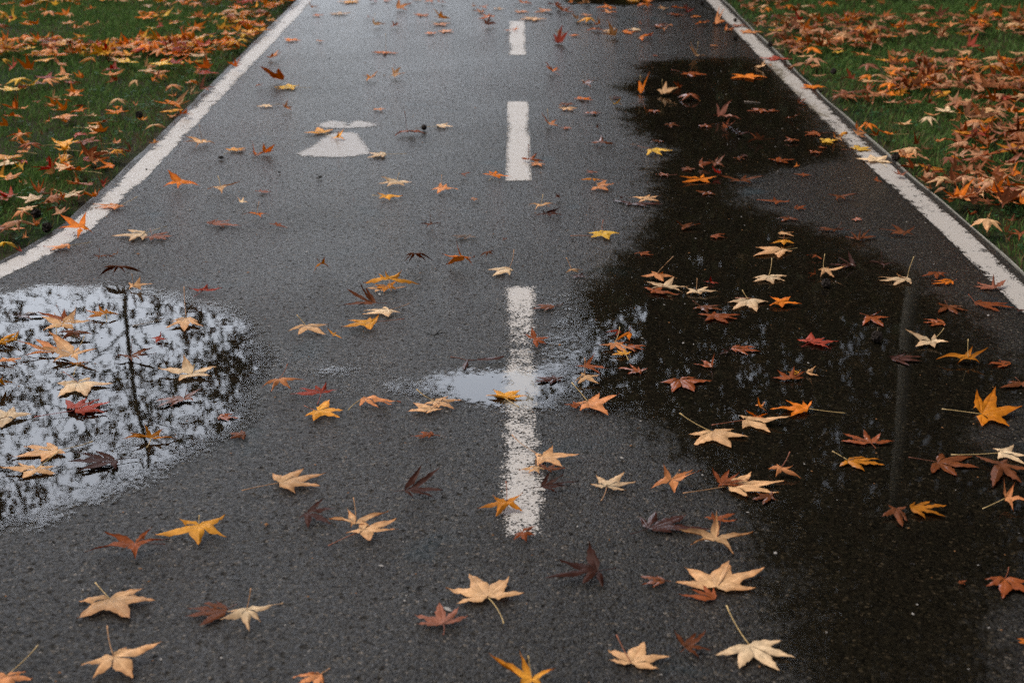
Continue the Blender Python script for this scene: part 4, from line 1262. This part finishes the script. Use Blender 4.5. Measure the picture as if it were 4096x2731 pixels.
# ------------------------------------------------------------------ seed balls, twigs, black bits
def ball(px, py, r, label, spiky=True, stem=None, zg=LIFT, name='seed_ball'):
    c = gp(px, py, zg)
    rn = random.Random(int(px))
    V, F, CC = [], [], []
    nu, nv = 22, 13
    for i in range(nv):
        th = math.pi * i / (nv - 1)
        for j in range(nu):
            ph = 2 * math.pi * j / nu
            rr = r * (1 + (rn.choice([-.14, 0.16]) if spiky else rn.uniform(-.05, .05)) * (0 if i in (0, nv - 1) else 1))
            V.append(Vector((rr * math.sin(th) * math.cos(ph), rr * math.sin(th) * math.sin(ph), r * .93 + rr * math.cos(th))))
            q = rn.uniform(.6, 1.5)
            CC.append((.018 * q, .012 * q, .009 * q))
        if i:
            for j in range(nu):
                a = (i - 1) * nu
                F.append((a + j, a + nu + j, a + nu + (j + 1) % nu, a + (j + 1) % nu))
    o = mesh_obj(name, V, F, M_BALL, cols=CC, loc=c, smooth=False)
    tag(o, label, 'seed ball', 'seed balls lying around')
    if stem:
        e = gp(*stem, zg + .004) - c
        b = Vector((0, 0, r * .9)) + Vector((e.x, e.y, 0)).normalized() * r * .8
        pts = [b * (1 - t) + e * t for t in (0, .33, .66, 1)]
        s = tube(pts, [.0012] * 4, [(.12, .07, .03)] * 4)
        mesh_obj('stem', s[0], s[1], M_STEM, parent=o, cols=s[2])


ball(*tz('31', 530, 1065), .0135, 'black spiky seed ball in the right puddle before a tan leaf')
ball(*tz('31', 995, 1565), .0150, 'dark seed ball in right puddle just left of a cream leaf', stem=tz('31', 1010, 1440))
ball(*tz('10', 1543, 1195), .0135, 'round seed ball with stalk, between a rust-red leaf and a cream leaf', False, stem=tz('10', 1455, 1182))
ball(*tz('20', 1742, 45), .0135, 'black seed ball inside the right white line at the top edge')
ball(*tz('20', 2050, 200), .0115, 'small black seed ball touching the right white line')
ball(*tz('20', 2052, 368), .0140, 'black seed ball on asphalt beside peach leaf near the right line')
ball(*tz('01', 335, 430), .0170, 'black spiky seed ball on the left grass near the path corner', zg=.01)
ball(*tz('01', 435, 560), .0165, 'black seed ball in bare soil beside the left white line', zg=.0)
ball(*tz('30', 1170, 1475), .0165, 'black seed ball on grass next to a cream leaf on the right line', zg=.008)
ball(*tz('30', 600, 680), .0160, 'black seed ball on the right grass beyond the small weeds', zg=.01)
ball(*tz('30', 375, 595), .0165, 'black seed ball on grass before the orange upturned leaves', zg=.01)
ball(*tz('30', 20, 430), .0150, 'black seed ball at the outer edge of the right line', zg=.005)
ball(*tz('00', 1280, 1085), .0165, 'black seed ball alone on the left grass by a rolled tan leaf', zg=.01)


def lump(px, py, w, label, zg=LIFT):
    c = gp(px, py, zg)
    rn = random.Random(int(px + py))
    V, F, CC = [], [], []
    nu, nv = 14, 9
    offs = [(rn.uniform(0, 6), rn.uniform(0, 6)) for _ in range(3)]
    for i in range(nv):
        th = math.pi * i / (nv - 1)
        for j in range(nu):
            ph = 2 * math.pi * j / nu
            rr = w * (.8 + .25 * math.sin(3 * ph + offs[0][0]) * math.sin(2 * th) + .18 * math.sin(5 * ph + offs[1][0] + th * 3) + rn.uniform(-.1, .1))
            V.append(Vector((rr * math.sin(th) * math.cos(ph) * 1.15, rr * math.sin(th) * math.sin(ph), max(0, w * .45 + rr * .6 * math.cos(th)))))
            q = rn.uniform(.5, 1.6)
            CC.append((.015 * q, .013 * q, .011 * q))
        if i:
            for j in range(nu):
                a = (i - 1) * nu
                F.append((a + j, a + nu + j, a + nu + (j + 1) % nu, a + (j + 1) % nu))
    tag(mesh_obj('seed_husk', V, F, M_BALL, cols=CC, loc=c, smooth=False), label, 'husk', 'dark husks on the asphalt')


lump(*tz('00', 2030, 1460), .0125, 'black husk beside the left line below a golden leaf')
lump(*tz('11', 215, 20), .0065, 'small black husk below the painted walker symbol, the left one')
lump(*tz('11', 590, 68), .0085, 'black husk right of the smaller husks, below the painted symbol')
lump(*tz('11', 560, 40), .0045, 'tiny black husk touching the larger husk below the symbol')
lump(*tz('11', 248, 112), .0042, 'tiny black husk under the left husk on the bare asphalt')
lump(*tz('11', 1075, 758), .0028, 'tiny dark husk left of the arched brown leaf')

# the forked twig by the near dash
tw = None
pts = [P3('12', q, LIFT) for q in ('1785,142,1.0', '1850,148,.9', '1920,168,.6', '1990,172,.4', '2030,168,.3')]
o0 = Vector((pts[0].x, pts[0].y, LIFT))
s = tube([p - o0 for p in pts], [.0028, .0016, .0016, .0018, .0012], [(.10, .035, .02)] * 5)
tw = mesh_obj('twig', s[0], s[1], M_STEM, cols=s[2], loc=o0)
tag(tw, 'dark forked twig with shrivelled leaflets, left of the near dash', 'twig')
for tp in (['1940,172,.5', '1925,215,.1', '1912,262,0'], ['2030,170,.3', '2130,160,.6', '2220,152,.7', '2275,140,.5']):
    pp = [P3('12', q, LIFT) - o0 for q in tp]
    V, F, CC = [], [], []
    for i, p in enumerate(pp):
        w = (.002, .009, .008, .002)[min(i, 3)] if len(pp) == 4 else (.002, .008, .002)[i]
        d = (pp[min(i + 1, len(pp) - 1)] - pp[max(i - 1, 0)]).normalized()
        sd = Vector((-d.y, d.x, 0)).normalized()
        for k in (-1, 0, 1):
            V.append(p + sd * w * k + Vector((0, 0, .004 * (1 - abs(k)))))
            CC.append((.05, .02, .015))
    for i in range(len(pp) - 1):
        for k in range(2):
            q = i * 3 + k
            F.append((q, q + 1, q + 4, q + 3))
    mesh_obj('leaflet', V, F, M_WETLEAF, parent=tw, cols=CC)


def stalk(t, q, label, col):
    pp = [P3(t, a, LIFT) for a in q]
    o = Vector((pp[0].x, pp[0].y, LIFT))
    s = tube([p - o for p in pp], [.0016, .0013, .0012, .0011][:len(pp)], [col] * len(pp))
    tag(mesh_obj('loose_stalk', s[0], s[1], M_STEM, cols=s[2], loc=o), label, 'stalk', 'loose leaf stalks')


stalk('01', ['1215,1425,.1', '1320,1405,.2', '1430,1378,.2', '1505,1355,.3'], 'long pale stalk floating in the left puddle, left of a tan leaf', (.35, .27, .2))
stalk('21', ['538,598,.3', '640,594,.4', '735,600,.4'], 'reddish stalk floating beside a yellow leaf in the right puddle', (.35, .15, .08))
stalk('21', ['2050,1168,.5', '2170,1170,.6', '2290,1185,.6'], 'reddish stalk crossing behind a cream leaf in the right puddle', (.45, .2, .12))
stalk('20', ['2130,932,.2', '2210,938,.3', '2285,945,.2'], 'pale stalk floating in the right puddle near the right line', (.4, .33, .28))

# ------------------------------------------------------------------ grit and leaf crumbs on the asphalt
def grit():
    rn = np.random.default_rng(77)
    n = 2600
    y = 1.7 + 10.5 * rn.random(n) ** 1.4
    x = rn.uniform(-1.62, 1.62, n)
    s = rn.uniform(.0008, .0024, n) * (1 + 1.2 * (rn.random(n) < .06))
    V, F, CC = [], [], []
    for i in range(n):
        c = np.array([x[i], y[i], LIFT - .001])
        a = rn.uniform(0, 6.28); st = rn.uniform(1, 2.4)
        e = np.array([math.cos(a), math.sin(a), 0]) * s[i] * st; f = np.array([-math.sin(a), math.cos(a), 0]) * s[i]
        u = np.array([0, 0, s[i] * .9])
        k = len(V)
        V += [c + e, c + f, c - e, c - f, c + u]
        F += [(k, k + 1, k + 4), (k + 1, k + 2, k + 4), (k + 2, k + 3, k + 4), (k + 3, k, k + 4)]
        t = rn.random()
        col = (.012, .010, .009) if t < .55 else ((.20, .09, .03) if t < .78 else (.30, .28, .26))
        CC += [col] * 5
    tag(big_mesh('grit', np.array(V), np.array(F), M_BALL, cols=np.array(CC)), 'scattered grit and leaf crumbs on the asphalt', 'grit', kind='stuff')


grit()

# ------------------------------------------------------------------ grass
def grass_field():
    rn = np.random.default_rng(3)
    segs = []
    for side in (-1, 1):
        pts = lin if side < 0 else rin
        for (y0, y1, wmax, dens) in ((3.4, 6, 2.2, 8500), (6, 8.5, 3.0, 6000), (8.5, 11.6, 4.2, 4000), (11.6, 17, 6, 500)):
            n = int((y1 - y0) * wmax * dens)
            y = rn.uniform(y0, y1, n)
            u = rn.uniform(0, wmax, n)
            x = np.interp(y, [p.y for p in pts], [p.x for p in pts]) + side * (LW + .055 + u)
            # thinner and browner beside the path, patchy elsewhere
            pat = (np.sin(x * 2.1 + y * 1.3) + np.sin(x * 3.7 - y * 2.9 + 1) + np.sin(y * 4.1 + x)) / 3
            keep = rn.random(n) < np.clip(.25 + u * 5, 0, 1) * np.clip(.85 + .5 * pat, .3, 1)
            if side < 0: keep &= rn.random(n) < np.where((y < 6.4) & (pat < -.1), .6, 1)
            segs.append(np.column_stack([x[keep], y[keep], pat[keep], u[keep]]))
    P = np.concatenate(segs)
    n = len(P)
    h = rn.uniform(.012, .040, n) * (1 + .25 * P[:, 2])
    far = P[:, 1] > 8
    w = rn.uniform(.0016, .0030, n) * np.where(far, 1.5, 1)
    a = rn.uniform(0, 2 * np.pi, n)
    lean = rn.uniform(.2, 1.1, n) * h
    b = rn.uniform(0, 2 * np.pi, n)
    z0 = -.02
    cx, sx = np.cos(a), np.sin(a)
    base = np.column_stack([P[:, 0], P[:, 1], np.full(n, z0)])
    V = np.empty((n, 5, 3))
    side = np.column_stack([cx * w, sx * w, np.zeros(n)])
    ln = np.column_stack([np.cos(b) * lean, np.sin(b) * lean, np.zeros(n)])
    up = np.zeros((n, 3)); up[:, 2] = h
    V[:, 0] = base - side; V[:, 1] = base + side
    m = base + up * .6 + ln * .35
    V[:, 2] = m - side * .8; V[:, 3] = m + side * .8
    V[:, 4] = base + up + ln
    i = np.arange(n)[:, None] * 5
    F = np.concatenate([i + [0, 1, 3], i + [0, 3, 2], i + [2, 3, 4]]).reshape(-1, 3)
    hue = rn.random(n)
    dry = (rn.random(n) < np.where(P[:, 3] < .25, .25, .05))
    c = np.column_stack([.060 + .080 * hue, .125 + .110 * hue, .032 + .024 * hue])
    c[dry] = [.16, .12, .05]
    Cc = np.repeat(c, 5, 0).reshape(n, 5, 3)
    Cc[:, 4] *= 1.15
    g = big_mesh('grass', V.reshape(-1, 3), F, M_GRASS, cols=Cc.reshape(-1, 3))
    tag(g, 'short mown green grass on both verges', 'grass', kind='stuff')


grass_field()


# small round-leaved weeds beside the edging
def weeds():
    rn = np.random.default_rng(9)
    V, F, CC = [], [], []
    off = 0
    for side in (-1, 1):
        for _ in range(420):
            y = rn.uniform(3.6, 11.3)
            u = abs(rn.normal(0, .28)) + .02
            pts = lin if side < 0 else rin
            x = xat(pts, y) + side * (LW + .06 + u)
            for k in range(rn.integers(3, 6)):
                a = rn.uniform(0, 6.28); r0 = rn.uniform(.006, .016); s_ = rn.uniform(.005, .011)
                c = np.array([x + math.cos(a) * r0, y + math.sin(a) * r0, -.012 + rn.uniform(.008, .028)])
                t = np.array([math.cos(a), math.sin(a), rn.uniform(-.2, .5)]) * s_
                q = np.array([-math.sin(a), math.cos(a), 0]) * s_ * .8
                V += [c - t, c - t * .2 + q, c + t * .7 + q * .7, c + t, c + t * .7 - q * .7, c - t * .2 - q]
                for j in range(1, 5): F.append((off, off + j, off + j + 1))
                g = rn.uniform(.7, 1.3)
                CC += [(.035 * g, .10 * g, .035 * g)] * 6
                off += 6
    tag(big_mesh('ground_cover', np.array(V), np.array(F), M_GRASS, cols=np.array(CC)), 'tiny round-leaved weeds between the grass blades', 'weeds', kind='stuff')


weeds()

# ------------------------------------------------------------------ trees beyond the frame, seen in the puddles, and two added to darken the right side
def limb(V, F, CC, p0, p1, r0, r1, col, n=5, wob=.03, rn=None):
    pts = []
    for i in range(n):
        t = i / (n - 1)
        p = p0 * (1 - t) + p1 * t
        if 0 < i < n - 1: p = p + Vector((rn.uniform(-1, 1), rn.uniform(-1, 1), rn.uniform(-1, 1))) * wob * (p1 - p0).length
        pts.append(p)
    s = tube(pts, [r0 + (r1 - r0) * i / (n - 1) for i in range(n)], [col] * n, 6)
    o = len(V)
    V += s[0]; F += [tuple(q + o for q in f) for f in s[1]]; CC += s[2]
    return pts


def star(c, nrm, s, rn, droop=.2):
    """a five-lobed leaf of five kite lobes round a point: 11 vertices"""
    a = nrm.orthogonal().normalized(); b = nrm.cross(a)
    r0 = rn.uniform(0, 6.28)
    V = [c]
    for k in range(5):
        t = r0 + (-2.2 + 1.1 * k)
        d = a * math.cos(t) + b * math.sin(t)
        V.append(c + d * s * (1 if k == 2 else .85) - nrm * s * droop)
        t2 = t + .55
        if k < 4: V.append(c + (a * math.cos(t2) + b * math.sin(t2)) * s * .34)
    F = []
    ids = list(range(1, 10))
    for q in range(8): F.append((0, ids[q], ids[q + 1]))
    return V, F


def tree(name, x, y, h, crown_lo, crown_r, n_limb, n_twig, n_leaf, leaf_s, cols, bark, r_tr, label, seed, balls=0, star_leaves=True, group=None):
    rn = random.Random(seed)
    V, F, CC = [], [], []
    top = Vector((rn.uniform(-.2, .2), rn.uniform(-.2, .2), h * .93)) if r_tr != .10 else Vector((.05, 0, h * .93))
    tr = limb(V, F, CC, Vector((0, 0, -.1)), top, r_tr, r_tr * .25, bark, 10, .012 if r_tr < .06 else .004, rn)
    ends = []
    for i in range(n_limb):
        t = crown_lo / h + (0.93 - crown_lo / h) * (i + rn.random() * .6) / n_limb
        z = t * h
        p0 = Vector((top.x * z / top.z, top.y * z / top.z, z))
        an = i * 2.4 + rn.uniform(-.4, .4)
        prof = math.sin(math.pi * min(1, .15 + .85 * (1 - (z - crown_lo) / (h - crown_lo)))) ** .6
        L = crown_r * (.55 + .45 * rn.random()) * max(.35, prof)
        p1 = p0 + Vector((math.cos(an) * L, math.sin(an) * L, L * rn.uniform(.25, .7)))
        rr = r_tr * .38 * (1 - .5 * t)
        ps = limb(V, F, CC, p0, p1, rr, rr * .25, bark, 6, .04, rn)
        for k in range(n_twig):
            q = ps[rn.randint(1, 5)] + Vector((rn.uniform(-.05, .05),) * 3)
            d = Vector((rn.uniform(-1, 1), rn.uniform(-1, 1), rn.uniform(-.25, .9))).normalized() * crown_r * rn.uniform(.18, .42)
            tp = limb(V, F, CC, q, q + d, rr * .3, rr * .1, bark, 4, .08, rn)
            ends += [(tp[2], d), (tp[3], d), (tp[1], d)]
    root = bpy.data.objects.new(name, None); C.objects.link(root)
    root.location = (x, y, 0)
    tag(root, label, 'tree', group)
    mesh_obj('trunk', V, F, M_BARK, parent=root, cols=CC)
    LV, LF, LC = [], [], []
    off = 0
    for i in range(n_leaf):
        q, d = ends[rn.randrange(len(ends))]
        sp = leaf_s * 2.2
        c = q + Vector((rn.gauss(0, sp), rn.gauss(0, sp), rn.gauss(0, sp) - leaf_s * .6))
        nv = Vector((rn.uniform(-1, 1), rn.uniform(-1, 1), rn.uniform(-.3, 1))).normalized()
        s_ = leaf_s * rn.uniform(.6, 1.1)
        if star_leaves:
            v, f = star(c, nv, s_, rn)
        else:
            a = nv.orthogonal().normalized(); b = nv.cross(a)
            v = [c + a * s_, c + b * s_ * .6, c - a * s_, c - b * s_ * .6]; f = [(0, 1, 2), (0, 2, 3)]
        LV += [tuple(p) for p in v]; LF += [tuple(k + off for k in t) for t in f]
        cc = rn.choice(cols); g = rn.uniform(.6, 1.2)
        LC += [tuple(k * g for k in cc)] * len(v)
        off += len(v)
    cr = big_mesh('crown', np.array(LV), np.array(LF), M_CROWN, cols=np.array(LC))
    cr.parent = root
    if balls:
        BV, BF, BC = [], [], []
        for i in range(balls):
            q, d = ends[rn.randrange(len(ends))]
            c = q + Vector((rn.gauss(0, .05), rn.gauss(0, .05), -rn.uniform(.06, .14)))
            r = .016
            o = len(BV)
            for th, ph in [(0, 0)] + [(math.pi / 3 * k, math.pi / 3 * j) for k in (1, 2) for j in range(6)] + [(math.pi, 0)]:
                BV.append(c + Vector((math.sin(th) * math.cos(ph), math.sin(th) * math.sin(ph), math.cos(th))) * r)
            for j in range(6):
                k = (j + 1) % 6
                BF += [(o, o + 1 + j, o + 1 + k), (o + 1 + j, o + 7 + j, o + 7 + k), (o + 1 + j, o + 7 + k, o + 1 + k), (o + 13, o + 7 + k, o + 7 + j)]
            BC += [(.02, .015, .01)] * 14
            s = tube([q, c], [.0015, .0015], [(.06, .04, .02)] * 2, 3)
            o = len(BV)
            BV += s[0]; BF += [f for f in (tuple(a + o for a in ff) for ff in s[1]) ]; BC += s[2]
        b = mesh_obj('seed_ball', BV, BF, M_BALL, parent=root, cols=BC)
        tag(b, kind='stuff')
    return root


BRN = [(.30, .13, .03), (.22, .09, .03), (.34, .20, .05), (.16, .07, .03), (.10, .09, .03)]
GRN = [(.07, .09, .03), (.10, .10, .03), (.05, .07, .03), (.18, .11, .03), (.13, .07, .03)]
OLV = [(.06, .06, .02), (.09, .07, .02), (.04, .05, .02), (.14, .07, .02)]
TG = 'trees beyond the top of the photo'
tree('sweetgum_tree', -3.35, 11.9, 7.0, 1.9, 2.2, 20, 9, 1500, .078, BRN, (.10, .08, .06), .036, 'slim sweetgum with brown star leaves mirrored in the left puddle', 4, 420, group=TG)
tree('sweetgum_tree', -2.45, 13.4, 8.0, 1.8, 1.6, 26, 12, 6500, .08, BRN, (.05, .045, .04), .07, 'sweetgum with thin crown just left of the path, beyond the frame', 8, 150, group=TG)
tree('sweetgum_tree', -5.6, 13.5, 7.5, 2.0, 2.3, 18, 8, 1900, .08, BRN, (.05, .045, .04), .07, 'sweetgum on the left grass, furthest from the path', 15, 150, group=TG)
tree('sweetgum_tree', -1.35, 17.0, 9.0, 4.2, 1.0, 16, 8, 1500, .08, BRN, (.07, .06, .05), .06, 'sweetgum nearest the path on its left side, beyond the frame', 41, 60, group=TG)
tree('plane_tree', 3.74, 12.6, 10.5, 4.9, 2.6, 22, 9, 5000, .11, OLV, (.27, .26, .23), .10, 'grey-barked plane tree whose trunk is mirrored in the right puddle', 5, 60, group=TG)
tree('plane_tree', 1.75, 17.5, 10, 1.4, 1.9, 24, 10, 9500, .13, GRN, (.10, .09, .08), .15, 'dark plane tree close right of the path', 6, group=TG)
tree('plane_tree', 5.4, 16.0, 10, 1.6, 3.0, 24, 10, 11000, .14, GRN, (.10, .09, .08), .16, 'dense dark plane tree behind the grey-barked one', 9, group=TG)
tree('plane_tree', 7.6, 12.0, 9, 1.2, 2.9, 22, 10, 6500, .14, GRN, (.10, .09, .08), .15, 'dense plane tree at the far right of the grass', 12, group=TG)
tree('plane_tree', 4.4, 22.5, 13, 1.5, 4.0, 26, 10, 9500, .2, GRN, (.08, .07, .06), .2, 'tall dark plane tree behind the others, right of the path', 17, group=TG)

tree('plane_tree', 5.9, 8.4, 12, 3.4, 3.4, 24, 10, 5200, .15, GRN, (.12, .11, .09), .17, 'unseen tall plane tree added over the right grass to darken the asphalt', 23, group=TG)  # added out of view; its canopy darkens the wet asphalt on the right
tree('plane_tree', 6.3, 3.2, 12, 3.4, 3.4, 24, 10, 5200, .15, GRN, (.12, .11, .09), .17, 'unseen plane tree level with the near dash, added to shade the right side', 24, group=TG)  # second unseen tree, added to cut the overhead sky on the right


def wood(name, x0, x1, y0, y1, hfun, n, s, cols, label, seed):
    """a far wood that reads as one dark mass: leaf sprays through its volume"""
    rn = np.random.default_rng(seed)
    x = rn.uniform(x0, x1, n); y = rn.uniform(y0, y1, n)
    hh = hfun(x) * (1 + .10 * np.sin(x * 1.7 + y) + .06 * np.sin(x * 4.3))
    z = hh * rn.random(n) ** .8
    c = np.column_stack([x, y, z])
    a = rn.normal(size=(n, 3)); a /= np.linalg.norm(a, axis=1)[:, None]
    b = np.cross(a, rn.normal(size=(n, 3))); b /= np.linalg.norm(b, axis=1)[:, None]
    s_ = (s * rn.uniform(.6, 1.3, n))[:, None]
    V = np.stack([c + a * s_, c + b * s_ * .6, c - a * s_, c - b * s_ * .6], 1).reshape(-1, 3)
    i = np.arange(n)[:, None] * 4
    F = i + np.array([0, 1, 2, 3])
    cc = np.array(cols)[rn.integers(0, len(cols), n)] * rn.uniform(.5, 1.3, n)[:, None]
    tag(big_mesh(name, V, F, M_CROWN, cols=np.repeat(cc, 4, 0), quads=True), label, 'wood', kind='stuff')


wood('far_wood', 0.9, 34, 27, 33, lambda x: 8.2 + .8 * np.clip((x - 2.6) / 6, 0, 1), 30000, .30, GRN, 'dark far-off wood right of the path', 31)
wood('far_wood', 9.5, 13, 2, 27, lambda x: 9 + 0 * x, 16000, .26, GRN, 'dark wood along the right side of the park', 32)
wood('far_wood', -34, -7.5, 30, 34, lambda x: 3.2 + 3.5 * np.clip((-7.5 - x) / 12, 0, 1), 12000, .26, OLV, 'low far-off wood left of the path', 33)
